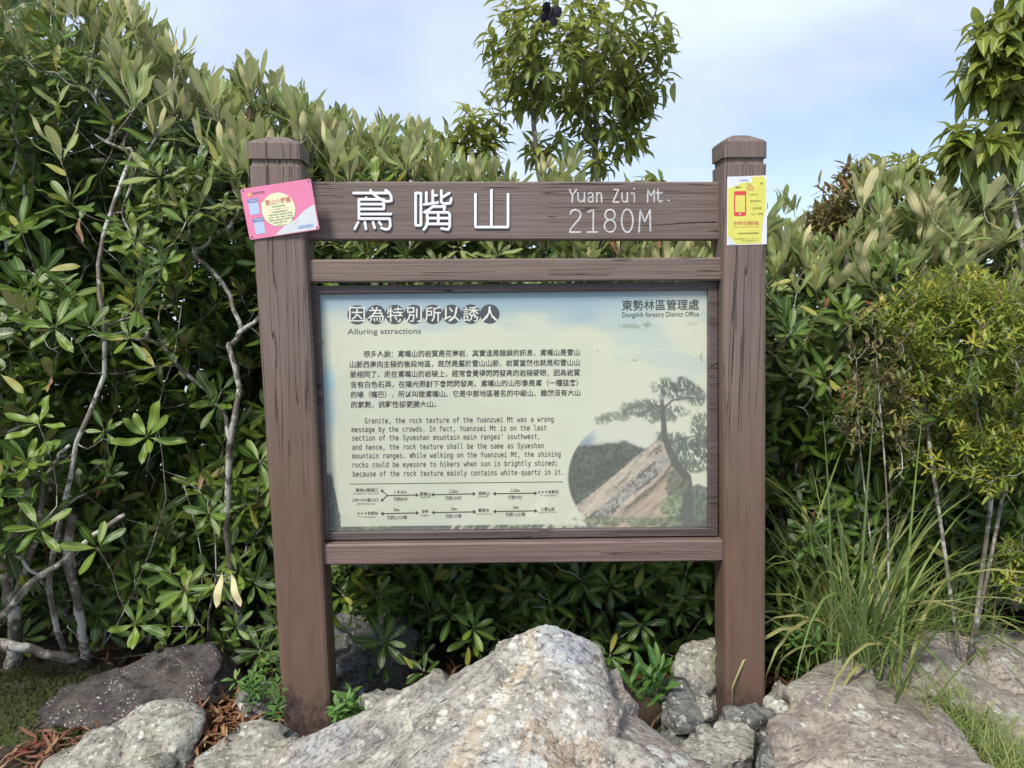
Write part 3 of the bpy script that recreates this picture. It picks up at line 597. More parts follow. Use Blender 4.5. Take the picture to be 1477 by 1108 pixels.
# heading on dark discs
dg_ = G()
for i in range(8):
    c = (515 + i * 27.35, 454.2 - i * .18); n = 28
    dg_.add([S(c[0] + 14 * math.cos(2 * math.pi * k / n), c[1] - 14 * math.sin(2 * math.pi * k / n), TD + .0004 - .00004 * i) for k in range(n)], [tuple(range(n))])
dg_.build('heading_disc', M_disc, panel, smooth=False)
for i, ch in enumerate('因為特別所以誘人'):
    text(ch, 503.5 + i * 27.35, 454 - i * .15, 526.5 + i * 27.35, 22, TD - .0004, M_pale, panel, slope=0, bold=.004)
text('Alluring attractions', 501.5, 479.5, 607, 10.5, TD, M_ink2, panel)
text('東勢林區管理處', 897, 440.5, 1008, 15.5, TD, M_ink, panel, bold=.006)
text('Dongshih forestry District Office', 897.5, 455.2, 1008, 9.3, TD, M_ink, panel)
CN = ['很多人說：鳶嘴山的岩質是花崗岩，其實這是錯誤的訊息，鳶嘴山是雪山', '山脈西南向主稜的後段地區，既然是屬於雪山山脈，岩質當然也就是和雪山山', '脈相同了。走在鳶嘴山的岩稜上，經常會覺得閃閃發亮的岩稜礙眼，因為岩質',
      '含有白色石英，在陽光照射下會閃閃發亮。鳶嘴山的山形像是鳶（一種猛禽）', '的喙（嘴巴），所以叫做鳶嘴山。它是中部地區著名的中級山，雖然沒有大山', '的氣勢，挑戰性卻更勝大山。']
for s, x0, y0, x1 in zip(CN, (524.5, 504.5, 505, 505.5, 506, 506.5), (511, 525.9, 540.3, 554.9, 569.4, 584), (836, 836, 836.5, 834, 837, 629)):
    text(s, x0, y0, x1, 10.2, TD, M_ink, panel, slope=-.0088, res=1, bold=.008)
EN = [('Granite, the rock texture of the Yuanzuei Mt was a wrong', 526, 798.5, 608.0), ('message by the crowds. In fact, Yuanzuei Mt is on the last', 507, 788, 620.5), ("section of the Syueshan mountain main ranges' southwest,", 508, 778, 632.8),
      ('and hence, the rock texture shall be the same as Syueshan', 508, 784, 646), ('mountain ranges. While walking on the Yuanzuei Mt, the shining', 508, 808.5, 658.6), ('rocks could be eyesore to hikers when sun is brightly shined;', 508.5, 803, 671.5), ('because of the rock texture mainly contains white-quartz in it.', 509, 812, 684.6)]
for s, x0, x1, y0 in EN: text(s, x0, y0, x1, 10.3, TD, M_ink, panel, 'mono', slope=-.0095, res=2, bold=.003)
def line(g, pts, w, d=TD, Sf=S, closed=False):
    for (x0, y0), (x1, y1) in zip(pts[:-1], pts[1:]):
        L_ = math.hypot(x1 - x0, y1 - y0); nx_, ny_ = -(y1 - y0) / L_ * w / 2, (x1 - x0) / L_ * w / 2
        g.add([Sf(x0 + nx_, y0 + ny_, d), Sf(x1 + nx_, y1 + ny_, d), Sf(x1 - nx_, y1 - ny_, d), Sf(x0 - nx_, y0 - ny_, d)], [(0, 1, 2, 3)])
        d -= .00002
g = G(); line(g, [(505, 698.3), (812, 695)], .9); g.build('ruled_line', M_ink2, panel, smooth=False)
g = G()
def arrow(x0, x1, y0, y1, both=True):
    line(g, [(x0, y0), (x1, y1)], 1.3)
    for x, y, s_ in ((x1, y1, 1),) + (((x0, y0, -1),) if both else ()):
        g.add([S(x + 2.4 * s_, y, TD - .0001), S(x - 2 * s_, y - 2.9, TD - .0001), S(x - 2 * s_, y + 2.9, TD - .0001)], [(0, 1, 2) if s_ < 0 else (0, 2, 1)])
arrow(559, 601.5, 714.8, 714, False); arrow(624, 684, 713.6, 712.3); arrow(713, 772.5, 712.2, 711.4)
line(g, [(551, 708), (559, 715)], 1.3); line(g, [(551, 721.5), (559, 714.5)], 1.3)
g.add([S(549, 706, TD - .0001), S(553.5, 707, TD - .0001), S(550.5, 711, TD - .0001)], [(0, 1, 2)]); g.add([S(549, 723.4, TD - .0001), S(550.5, 718.5, TD - .0001), S(553.8, 722.5, TD - .0001)], [(0, 1, 2)])
arrow(551, 602, 741, 739.8); arrow(624.5, 684.5, 739.4, 738.3); arrow(713.5, 773, 737.8, 736.9)
g.build('route_arrows', M_ink, panel, smooth=False)
for s, x0, x1, y, h in (('橫嶺山隧道口', 513, 544.5, 707, 5.2), ('Hengling Mt. tunnel head', 509.5, 546, 712.4, 3.0), ('27K+500登山口', 508, 545.5, 721.3, 5.2), ('27k+500 trail head', 514, 541, 726.8, 3.0), ('＊＊＊收費站', 515, 545, 740.6, 5.2), ('*** toll station', 517, 541.5, 745.5, 3.0),
    ('1.4 km', 569, 586.5, 709.6, 4.5), ('行約80分', 568, 588, 720, 6.2), ('鳶嘴山', 605, 621, 712.6, 5.4), ('Yuanzuei Mt.', 605, 621, 716.9, 3.), ('2.2km', 648, 660.5, 708.6, 4.8), ('行約120分', 642.5, 665.5, 718.5, 6.2), ('稍來山', 690, 706, 711.6, 5.4), ('Shaolai Mt.', 690, 705, 716, 3.),
    ('2.3km', 737, 750, 707.4, 4.8), ('行約90分', 733, 753, 717.5, 6.2), ('＊＊＊收費站', 776, 805.5, 709.8, 5.2), ('*** toll station', 778.5, 803, 714.6, 3.),
    ('5km', 568, 576, 735.2, 4.8), ('行約2.5小時', 558, 587, 746.6, 6.2), ('涼亭', 608, 617.5, 737.8, 5.2), ('Pavilion', 607, 619, 743.4, 3.), ('2km', 650.5, 658.5, 733.8, 4.8), ('行約1小時', 642.5, 665.5, 744.6, 6.2), ('觀景台', 690, 705.5, 736.2, 5.4), ('Scenic platform', 686, 710, 741.6, 3.),
    ('3km', 740, 748, 731.8, 4.8), ('行約1.5小時', 729.5, 757.5, 742.3, 6.2), ('小雪山莊', 780, 800, 734.6, 5.4), ('Syueshan Mt. house', 776, 803.5, 739.3, 3.)):
    text(s, x0, y, x1, h, TD, M_ink2 if h < 4 else M_ink, panel, res=1, bold=.006 if h > 4 else 0)

# raised white characters on the title board
M_white = plain('white_character_paint', (.78, .80, .84), .45, .04)
M_edge = plain('character_edge', (.07, .08, .11), .6, .1)
M_wpaint = plain('worn_white_paint', (.50, .51, .52), .6, .28, 90)
BD = .052
def strokes(polys, org, sc, w, d, mat, name, flat=.5, parent=board, shadow=None):
    g = G()
    for k, p in enumerate(polys):
        pp = []
        for (x0, y0), (x1, y1) in zip(p[:-1], p[1:]):
            n = max(1, int(math.hypot(x1 - x0, y1 - y0) / 9))
            pp += [(x0 + (x1 - x0) * i / n, y0 + (y1 - y0) * i / n) for i in range(n)]
        pp.append(p[-1]); pts = [S(org[0] + x / sc, org[1] + y / sc, d) for x, y in pp]
        if len(pts) < 2: continue
        pts = np.array(pts); T0 = pts[0] - pts[1]; T0 /= np.linalg.norm(T0) + 1e-9; T1 = pts[-1] - pts[-2]; T1 /= np.linalg.norm(T1) + 1e-9
        r = w / sc / 2 / 516.
        pts = np.concatenate([[pts[0] + T0 * r * .9, pts[0] + T0 * r * .55], pts, [pts[-1] + T1 * r * .55, pts[-1] + T1 * r * .9]])
        rad = np.full(len(pts), r); rad[0] = rad[-1] = r * .35; rad[1] = rad[-2] = r * .82
        g.tube(pts, rad, 12, ax=(0, 1, 0), flat=flat + .03 * (k % 5))
    return g.build(name, mat, parent)
def back(polys, org, sc, w, d, parent):
    return strokes(polys, org, sc, w, d, M_edge, 'character_edge', .9, parent)
CH = [[[(60, 112), (352, 112)], [(205, 88), (215, 112)], [(222, 112), (262, 148), (305, 172), (345, 184), (384, 178), (380, 140), (364, 112), (334, 88)],
       [(168, 152), (160, 165)], [(105, 166), (105, 330)], [(105, 166), (318, 166), (318, 248), (105, 248)], [(105, 207), (318, 207)], [(105, 291), (378, 291)], [(105, 331), (368, 331), (374, 390), (360, 418), (332, 422), (298, 410)], [(98, 362), (70, 418)], [(156, 362), (166, 418)], [(226, 362), (240, 410)], [(278, 362), (296, 384)]],
      [[(589, 112), (589, 388), (634, 388), (634, 112), (589, 112)], [(680, 108), (680, 208)], [(735, 92), (735, 196)], [(735, 132), (768, 132)], [(662, 210), (778, 194)], [(808, 92), (808, 188), (828, 204), (884, 200), (893, 158)], [(815, 150), (876, 112)],
       [(735, 228), (700, 256), (664, 276)], [(735, 228), (838, 228), (832, 258)], [(680, 278), (868, 278), (880, 300), (880, 396), (866, 424), (810, 414)], [(686, 278), (690, 350), (680, 395), (658, 424)], [(694, 326), (872, 326)], [(694, 375), (872, 375)], [(782, 278), (782, 375)]],
      [[(1099, 122), (1099, 402), (1376, 402), (1376, 122)], [(1235, 88), (1235, 402)]]]
for polys in CH:
    e = back(polys, (500, 260), 5.908, 33, BD - .0005, board)
    strokes(polys, (500, 260), 5.908, 25, BD - .0042, M_white, 'raised_character', .38, e)
def ell(cx, cy, rx, ry, a0=0, a1=360, n=20): return [(cx + rx * math.sin(math.radians(a0 + (a1 - a0) * i / n)), cy - ry * math.cos(math.radians(a0 + (a1 - a0) * i / n))) for i in range(n + 1)]
LT = [[(132, 84), (158, 138), (194, 84)], [(158, 138), (156, 198)], [(208, 112), (210, 170), (224, 194), (248, 190), (264, 168)], [(265, 110), (265, 196)], [(300, 124), (320, 110), (338, 122), (342, 196)], [(340, 150), (308, 154), (298, 174), (306, 194), (326, 194), (342, 178)],
      [(374, 110), (374, 196)], [(374, 132), (394, 110), (414, 120), (418, 196)], [(526, 84), (568, 84), (518, 196), (572, 196)], [(598, 114), (600, 178), (614, 196), (636, 190), (645, 172)], [(646, 112), (646, 196)], [(680, 117), (708, 117), (708, 196)], [(706, 76), (708, 80)],
      [(825, 195), (828, 88), (858, 140), (886, 88), (884, 190)], [(918, 82), (920, 174), (934, 196), (956, 184)], [(902, 116), (954, 112)], [(1010, 180), (1014, 183)]]
strokes(LT, (800, 260), 6.154, 13, BD - .0003, M_wpaint, 'painted_lettering', .12)
LN = [[(140, 300), (150, 274), (185, 262), (222, 276), (234, 310), (214, 350), (145, 430), (134, 462), (232, 462)], [(296, 285), (345, 264), (342, 462)], [(290, 462), (380, 462)], ell(492, 308, 44, 46), ell(492, 408, 50, 54), ell(645, 361, 50, 102, n=30), [(750, 460), (760, 267), (800, 370), (848, 264), (850, 450)]]
strokes(LN, (800, 260), 6.154, 15, BD - .0003, M_wpaint, 'painted_lettering', .12)
# long split in the title board
g = G(); M_split = plain('split', (.012, .010, .009), .9)
pp = [(890, 327), (915, 325.5), (950, 324.5), (980, 322.5), (1012, 320.8), (1033, 320.5)]; g.v = []
for (x, y), w in zip(pp, (.1, .5, .9, 1.2, 1.5, 1.8)): g.v += [S(x, y - w / 2, BD - .0004), S(x, y + w / 2, BD - .0004)]
g.f = [(2 * i, 2 * i + 1, 2 * i + 3, 2 * i + 2) for i in range(len(pp) - 1)]; g.build('split', M_split, board, smooth=False)

# ------------------------------------------------------------------ plates on the posts
def plate(name, label, cat, corners, d, th, rad, mat, group=None):
    """rounded rectangular plate; corners TL TR BR BL pixel; returns (empty, Sf) with Sf(u,v) local -> points"""
    C4 = [S(x, y, d) for x, y in corners]; org = sum(C4) / 4
    wl = SO + SX * org[0] + SY * org[1] + np.array([0, 0, org[2]])
    e = thing(name, label, cat, wl, TH)
    tl, tr, br, bl = [c - org for c in C4]
    def uv(u, v, dd=0.): return tl * (1 - u) * (1 - v) + tr * u * (1 - v) + br * u * v + bl * (1 - u) * v + np.array([0, -dd, 0])
    Wd = np.linalg.norm(tr - tl); Hd = np.linalg.norm(bl - tl); pts = []
    for cx, cy, a0 in ((1, 0, -90), (1, 1, 0), (0, 1, 90), (0, 0, 180)):
        for k in range(6):
            a = math.radians(a0 + 90 * k / 5); x = (rad if cx == 0 else Wd - rad) + rad * math.cos(a); y = (rad if cy == 0 else Hd - rad) + rad * math.sin(a)
            pts.append((x / Wd, y / Hd))
    n = len(pts); g = G(); g.v = [uv(x, y, 0) for x, y in pts] + [uv(x, y, -th) for x, y in pts]
    g.f = [tuple(range(n))[::-1], tuple(range(n, 2 * n))] + [(i, (i + 1) % n, n + (i + 1) % n, n + i) for i in range(n)]
    g.build('plate', mat, e, smooth=False); return e, uv, Wd, Hd
def poly(uv, pts, dd, mat, parent, name):
    g = G(); g.add([uv(x, y, dd) for x, y in pts], [tuple(range(len(pts)))]); return g.build(name, mat, parent, smooth=False)
def ptext(body, uv, x0, y0, x1, h, dd, mat, parent, **k):
    return text(body, x0, y0, x1, h, dd, mat, parent, Sf=lambda x, y, d: uv(x, y, d), slope=0, res=1, **k)
M_pink = plain('pink_enamel', (.70, .215, .36), .35, .03); M_cream = plain('cream_print', (.72, .74, .48), .5, .03); M_lg = plain('light_grey_print', (.60, .64, .66), .45, .05)
M_whitep = plain('white_print', (.74, .75, .77), .45, .03); M_blue = plain('blue_print', (.18, .25, .42), .5, .06); M_lblue = plain('pale_blue_print', (.42, .52, .72), .5, .05)
M_redtxt = plain('red_print', (.55, .16, .12), .5, .05); M_orange = plain('orange_print', (.68, .42, .16), .5, .05)
pk, uv, Wd, Hd = plate('notice_plate', 'tilted pink enamel notice plate screwed across the top of the left post', 'plate', [(346.3, 273), (447.9, 257.6), (461.1, 330.9), (360.4, 346.3)], -.0078, .0015, .006, M_pink)
poly(uv, [(.36, .985), (.55, .80), (.70, .74), (.82, .60), (.985, .50), (.985, .90), (.95, .985)], .0004, M_lg, pk, 'grey_band')
g = G()
for a_, b_ in (((.42, .96), (.60, .80)), ((.46, .97), (.74, .76)), ((.50, .97), (.80, .70)), ((.88, .66), (.98, .55)), ((.86, .74), (.98, .62))):
    d = np.array([b_[0] - a_[0], b_[1] - a_[1]]); nn = np.array([-d[1], d[0]]) / np.hypot(*d) * .005
    g.add([uv(a_[0] + nn[0], a_[1] + nn[1], .0007), uv(b_[0] + nn[0], b_[1] + nn[1], .0007), uv(b_[0] - nn[0], b_[1] - nn[1], .0007), uv(a_[0] - nn[0], a_[1] - nn[1], .0007)], [(0, 1, 2, 3)])
g.build('white_streaks', M_whitep, pk, smooth=False)
cl = [(.48 + .235 * math.cos(a), .50 + .33 * math.sin(a)) for a in np.linspace(0, 2 * math.pi, 40, endpoint=False)]
poly(uv, cl, .0008, M_cream, pk, 'cream_disc')
poly(uv, [(.30 + .05 * math.cos(a), .36 + .055 * math.sin(a)) for a in np.linspace(math.pi / 2, 3 * math.pi / 2, 12)] + [(.62, .245), (.68 , .30), (.69, .36), (.62, .42)], .0010, M_cream, pk, 'cream_banner')
ptext('登山小提醒', uv, .31, .335, .67, .105, .0014, M_redtxt, pk, bold=.015)
for k, (x0, x1, s, mt) in enumerate(((.40, .58, '您可以利用手機', M_ink2), (.34, .63, '「１１２ 緊急 ＡＰＰ」', M_redtxt), (.37, .61, '下載安裝並開啟定位', M_ink2), (.33, .66, '預先規劃行程與登山計畫', M_ink2), (.31, .66, '注意 天氣 變化 裝備', M_ink2), (.32, .67, '遇險時請保持冷靜求援', M_ink2), (.37, .57, '回報位置 平安', M_ink2), (.41, .54, '平安下山', M_ink2))):
    ptext(s, uv, x0, .435 + k * .052, x1, .034, .0013, mt, pk)
ptext('林務局東勢林管處', uv, .15, .12, .33, .05, .0006, M_ink2, pk)
poly(uv, [(.115 + .028 * math.cos(a), .135 + .04 * math.sin(a)) for a in np.linspace(0, 2 * math.pi, 14, endpoint=False)], .0006, M_orange, pk, 'emblem')
for y0, x0 in ((.215, .075), (.60, .10)):
    poly(uv, [(x0 - .01, y0), (x0 + .145, y0), (x0 + .145, y0 + .075), (x0 - .01, y0 + .075)][::-1], .0006, M_blue, pk, 'caption_bar')
    ptext('Facebook' if y0 < .4 else 'Instagram', uv, x0 + .03, y0 + .037, x0 + .13, .045, .0010, M_whitep, pk)
    poly(uv, [(x0, y0 + .08), (x0 + .14, y0 + .08), (x0 + .14, y0 + .31), (x0, y0 + .31)][::-1], .0005, M_lblue, pk, 'blank_square')
poly(uv, [(.70, .865), (.93, .865), (.93, .93), (.70, .93)][::-1], .0010, M_lblue, pk, 'caption_bar'); ptext('山林安全一起守護 112', uv, .71, .897, .92, .045, .0013, M_blue, pk)
for x, y in ((.035, .045), (.965, .045), (.965, .955), (.035, .955)):
    g = G(); g.add([uv(x + .012 * math.cos(a), y + .017 * math.sin(a), .0008) for a in np.linspace(0, 2 * math.pi, 10, endpoint=False)], [tuple(range(10))]); g.build('screw', M_edge, pk, smooth=False)
M_yel = plain('yellow_print', (.64, .62, .13), .45, .05); M_ywhite = plain('peeled_backing', (.66, .69, .72), .6, .1); M_redp = plain('red_icon', (.62, .055, .065), .5, .05); M_olive = plain('olive_print', (.20, .20, .05), .5, .1)
ye, uv, Wd, Hd = plate('phone_point_sticker', 'yellow rectangular phone signal sticker with worn white edges on the right post', 'sticker', [(1049, 255), (1106.5, 253), (1106, 352.5), (1048.5, 354)], -.0015, .0006, .002, M_ywhite)
poly(uv, [(.02, .30), (.02, .17), (.26, .13), (.30, .10), (.62, .09), (.62, .015), (.90, .01), (.96, .06), (.965, .50), (.90, .66), (.86, .985), (.20, .985), (.10, .90), (.02, .865)][::-1], .0004, M_yel, ye, 'yellow_face')
def rr(x0, y0, x1, y1, r, asp, n=5):
    o = []
    for cx, cy, a0 in ((x1 - r, y1 - r * asp, 0), (x0 + r, y1 - r * asp, 90), (x0 + r, y0 + r * asp, 180), (x1 - r, y0 + r * asp, 270)):
        o += [(cx + r * math.cos(math.radians(a0 + 90 * k / n)), cy + r * asp * math.sin(math.radians(a0 + 90 * k / n))) for k in range(n + 1)]
    return o
poly(uv, rr(.17, .215, .475, .575, .035, .57), .0008, M_redp, ye, 'phone_icon'); poly(uv, [(.20, .275), (.445, .275), (.445, .52), (.20, .52)], .0011, M_yel, ye, 'phone_icon_screen')
poly(uv, [(.322 + .02 * math.cos(a), .548 + .012 * math.sin(a)) for a in np.linspace(0, 6.28, 12, endpoint=False)], .0011, M_whitep, ye, 'phone_icon_button')
g = G()
for r in (.07, .125, .18):
    ar = np.radians(np.linspace(-80, 0, 9)); A = [(.46 + r * math.cos(a) * 1.0, .215 + r * .57 * math.sin(a)) for a in ar]; B = [(.46 + (r + .022) * math.cos(a), .215 + (r + .022) * .57 * math.sin(a)) for a in ar]
    for k in range(8): g.add([uv(*A[k], .0008), uv(*A[k + 1], .0008), uv(*B[k + 1], .0008), uv(*B[k], .0008)], [(0, 3, 2, 1)])
g.build('signal_arcs', M_redtxt, ye, smooth=False)
for s, x0, x1, y, h, mt in (('中華電信', .30, .53, .062, .032, M_blue), ('編號 1', .20, .37, .158, .035, M_ink), ('台灣大哥大', .57, .78, .272, .030, M_olive), ('遠傳電信', .57, .84, .365, .034, M_olive), ('山林急難', .62, .86, .470, .036, M_olive), ('112/119 求援', .58, .90, .555, .034, M_ink2),
    ('手機可通訊點', .16, .80, .682, .060, M_redtxt), ('MOBILE COMMUNICATION POINT', .16, .79, .738, .016, M_redtxt), ('行政院農業委員會林務局', .26, .79, .832, .028, M_ink), ('緊急救難請撥打１１２或１１９', .20, .79, .910, .016, M_ink2), ('東勢林區管理處關心您', .36, .79, .942, .015, M_ink2)):
    ptext(s, uv, x0, y, x1, h, .0009, mt, ye, bold=.01 if h > .05 else 0)
poly(uv, [(.86 + .03 * math.cos(a), .115 + .017 * math.sin(a)) for a in np.linspace(0, 6.28, 10, endpoint=False)], .0008, M_olive, ye, 'pin')
poly(uv, [(.02, .87), (.09, .885), (.19, .96), (.23, .99), (.05, .985)][::-1], .0010, M_lg, ye, 'peeled_corner')

# ------------------------------------------------------------------ leaves
def leafgeo(kind, seed, rnd, hi=False):
    """unit leaf: base at 0, length along +X, upper side +Z; returns verts, faces, attrs"""
    r = random.Random(seed); nl = 6 if not hi else 9; xs = np.linspace(0, 1, nl + 1); cols = 3 if not hi else 5
    asp = {'rho': .385, 'rhotop': .31, 'tree': .60, 'small': .42, 'herb': .5, 'grass': .02, 'dry': .30}[kind] * r.uniform(.88, 1.15)
    curl = {'rho': r.uniform(-.05, .22), 'rhotop': r.uniform(-.12, .10), 'tree': r.uniform(.1, .6), 'small': r.uniform(-.05, .25), 'herb': r.uniform(.0, .4), 'dry': r.uniform(-.5, .5)}[kind]
    fold = {'rho': r.uniform(.05, .30), 'rhotop': r.uniform(.05, .3), 'tree': r.uniform(.15, .5), 'small': .2, 'herb': .15, 'dry': r.uniform(.2, 1.2)}[kind]
    wav = r.uniform(0, .05); ph = r.uniform(0, 6); tw = r.uniform(-.25, .25); side = r.uniform(-.12, .12)
    v = []; a = []; f = []
    pk = {'rho': .60, 'rhotop': .6, 'tree': .42, 'small': .5, 'herb': .4, 'dry': .55}[kind]
    for i, x in enumerate(xs):
        if kind[:3] == 'rho': w = (min(1, x / .16) * .12 if x < .1 else 0) + max(0, (x - .09) / .91) ** .85 * (1 - x) ** .52 * 1.85
        elif kind == 'tree': w = (x ** .8) * (1 - x) ** 1.0 * 2.1
        else: w = (x ** .75) * (1 - x) ** .8 * 1.9
        w = max(w, .012) * asp / 2
        z = -curl * x * x + wav * math.sin(ph + x * 9); yc = side * x * x
        for j in range(cols):
            t = (j / (cols - 1)) * 2 - 1; ang = tw * x
            y = t * w; zz = abs(t) * w * fold * (1.0 if kind != 'dry' else .9)
            v.append((x * math.cos(curl * x * .8), yc + y * math.cos(ang) - zz * math.sin(ang), z + zz * math.cos(ang) + y * math.sin(ang))); a.append((rnd, j / (cols - 1), x, 1))
    for i in range(nl):
        for j in range(cols - 1):
            k = i * cols + j; f.append((k, k + cols, k + cols + 1, k + 1))
    return np.array(v), f, a
def with_attr(me, a, name='lf'):
    ca = me.color_attributes.new(name, 'FLOAT_COLOR', 'POINT'); ca.data.foreach_set('color', np.asarray(a, float).ravel()); return me
LIB = {}
def leaflib(kind, mat, n=14, hi=True, lo=0., hi_r=1.):
    key = (kind, mat.name)
    if key not in LIB:
        L_ = []
        for k in range(n):
            rnd = lo + (hi_r - lo) * (k + .5) / n
            v, f, a = leafgeo(kind, hash(key[0]) % 1 + k * 7 + len(mat.name), rnd, False); vh, fh, ah = leafgeo(kind, k * 7 + len(mat.name), rnd, True)
            L_.append(((v, np.array(f), np.array(a)), with_attr(mesh('leaf', vh, fh, mat), ah)))
        LIB[key] = L_
    return LIB[key]

class Plant:
    """one plant: leaves are collected as frames and built later, the largest in view as objects"""
    def __init__(s, name, label, cat, base, mats, kind='rho', group=None, barkr=1.0):
        s.base = np.array(base, float); s.name = name; s.label = label; s.cat = cat; s.kind = kind; s.mats = mats; s.group = group
        s.leaves = []; s.tips = []; s.stems = []; s.barkr = barkr; s.lid = 0; s.pre = []
    def leaf(s, p, d, up, ln, mi=0, vi=None):
        d = np.asarray(d, float); d = d / (np.linalg.norm(d) + 1e-9); side = np.cross(up, d); nn = np.linalg.norm(side)
        side = np.cross([1, .3, 0], d) if nn < 1e-3 else side; side = side / np.linalg.norm(side); n = np.cross(d, side)
        s.leaves.append((np.asarray(p, float), d, side, n, ln, mi, vi if vi is not None else int(rng.integers(0, 14))))
    def whorl(s, p, ax, n, ln, elev, mi=0, layers=1, lite=None):
        ax = np.asarray(ax, float); ax = ax / np.linalg.norm(ax); u = np.cross(ax, [.2, .9, .35]); u /= np.linalg.norm(u); w = np.cross(ax, u); ph = rng.uniform(0, 6.28)
        basev = int(rng.integers(0, 12)) if lite is None else lite; ln = ln * rng.uniform(.72, 1.12)
        for k in range(n):
            t = ph + k * 2.39996; e = math.radians(elev[0] + (elev[1] - elev[0]) * (k / max(1, n - 1)) + rng.uniform(-9, 9))
            rad = u * math.cos(t) + w * math.sin(t); d = ax * math.cos(e) + rad * math.sin(e)
            d = d + np.array([0, 0, -.10]) * (k / n); upv = ax * math.sin(e) - rad * math.cos(e)
            if k > 2 and rng.random() < .11: continue
            vi = int(np.clip(basev + rng.integers(-3, 4), 0, 12)) if rng.random() > .03 else 13
            s.leaf(p - ax * .018 * (k / n) + rad * .004, d, upv, ln * rng.uniform(.72, 1.12), mi, vi)
        s.tips.append((np.asarray(p, float), ax))
    def grow(s, r0=.0016, bias=.0, trunks=None):
        """connect every tip to the nearest older node, from the base outward"""
        nodes = [s.base.copy()]; par = [-1]; paths = []
        for tr in (trunks or []):
            prev = 0
            if len(tr) and isinstance(tr[0], int): prev = tr[0]; tr = tr[1]
            for p in tr:
                nodes.append(np.array(p, float)); par.append(prev); paths.append((prev, len(nodes) - 1, None)); prev = len(nodes) - 1
        tips = sorted(s.tips, key=lambda t: np.linalg.norm((t[0] - s.base) * [1, 1, .8]))
        depth = [0.] * len(nodes)
        for i in range(1, len(nodes)): depth[i] = depth[par[i]] + np.linalg.norm(nodes[i] - nodes[par[i]])
        A = np.zeros((len(nodes) + len(tips) * 4 + 4, 3)); A[:len(nodes)] = nodes; D = np.zeros(len(A)); D[:len(nodes)] = depth; n = len(nodes)
        for p, ax in tips:
            dv = p - A[:n]; dist = np.linalg.norm(dv, axis=1)
            back = np.clip(-(dv @ ax), 0, None)
            cost = dist + .25 * D[:n] + back * 1.4 + np.clip(A[:n, 2] - p[2], 0, None) * 1.2 + (dist < .02) * 5
            j = int(np.argmin(cost)); q = A[j].copy(); L_ = dist[j]
            c1 = q + (p - q) * .33 + rng.normal(0, .06, 3) * L_ - ax * L_ * .10; c2 = q + (p - q) * .72 + rng.normal(0, .05, 3) * L_ - ax * L_ * .12
            prev = j
            for c in (c1, c2, p):
                A[n] = c; D[n] = D[prev] + np.linalg.norm(c - A[prev]); par.append(prev); prev = n; n += 1
        A = A[:n]; cnt = np.zeros(n); ch = [[] for _ in range(n)]
        for i in range(1, n): ch[par[i]].append(i)
        order = sorted(range(n), key=lambda i: -D[i])
        for i in order:
            if not ch[i]: cnt[i] = max(cnt[i], 1)
            if par[i] >= 0: cnt[par[i]] += cnt[i]
        rad = r0 * np.minimum(cnt, 160) ** .46 * s.barkr
        g = G(); used = set()
        for i in range(1, n):
            if i in used: continue
            if par[i] >= 0 and (ch[par[i]][0] != i or par[i] == 0) or i in (1,):
                pts = [A[par[i]]]; rr_ = [min(rad[i] * 1.05, rad[par[i]])]; k = i
                while True:
                    used.add(k); pts.append(A[k]); rr_.append(rad[k])
                    if not ch[k]: break
                    k = ch[k][0]
                P = np.array(pts); rr_ = np.array(rr_)
                if len(P) > 2:  # smooth resample
                    m = (len(P) - 1) * 2 + 1; t = np.linspace(0, len(P) - 1, m); i0 = np.clip(np.floor(t).astype(int), 0, len(P) - 2); f = t - i0
                    Pm, P0, P1, Pp = P[np.clip(i0 - 1, 0, None)], P[i0], P[i0 + 1], P[np.clip(i0 + 2, None, len(P) - 1)]
                    f = f[:, None]; P = .5 * ((2 * P0) + (-Pm + P1) * f + (2 * Pm - 5 * P0 + 4 * P1 - Pp) * f ** 2 + (-Pm + 3 * P0 - 3 * P1 + Pp) * f ** 3)
                    rr_ = np.interp(t, np.arange(len(rr_)), rr_)
                P = P + np.stack([vn(P * 30 + k_ * 9, 3) for k_ in range(3)], 1) * np.minimum(rr_, .012)[:, None] * .8
                g.tube(P, rr_, 6 if rr_[0] > .004 else 5)
        s.stem = g
PLANTS = []
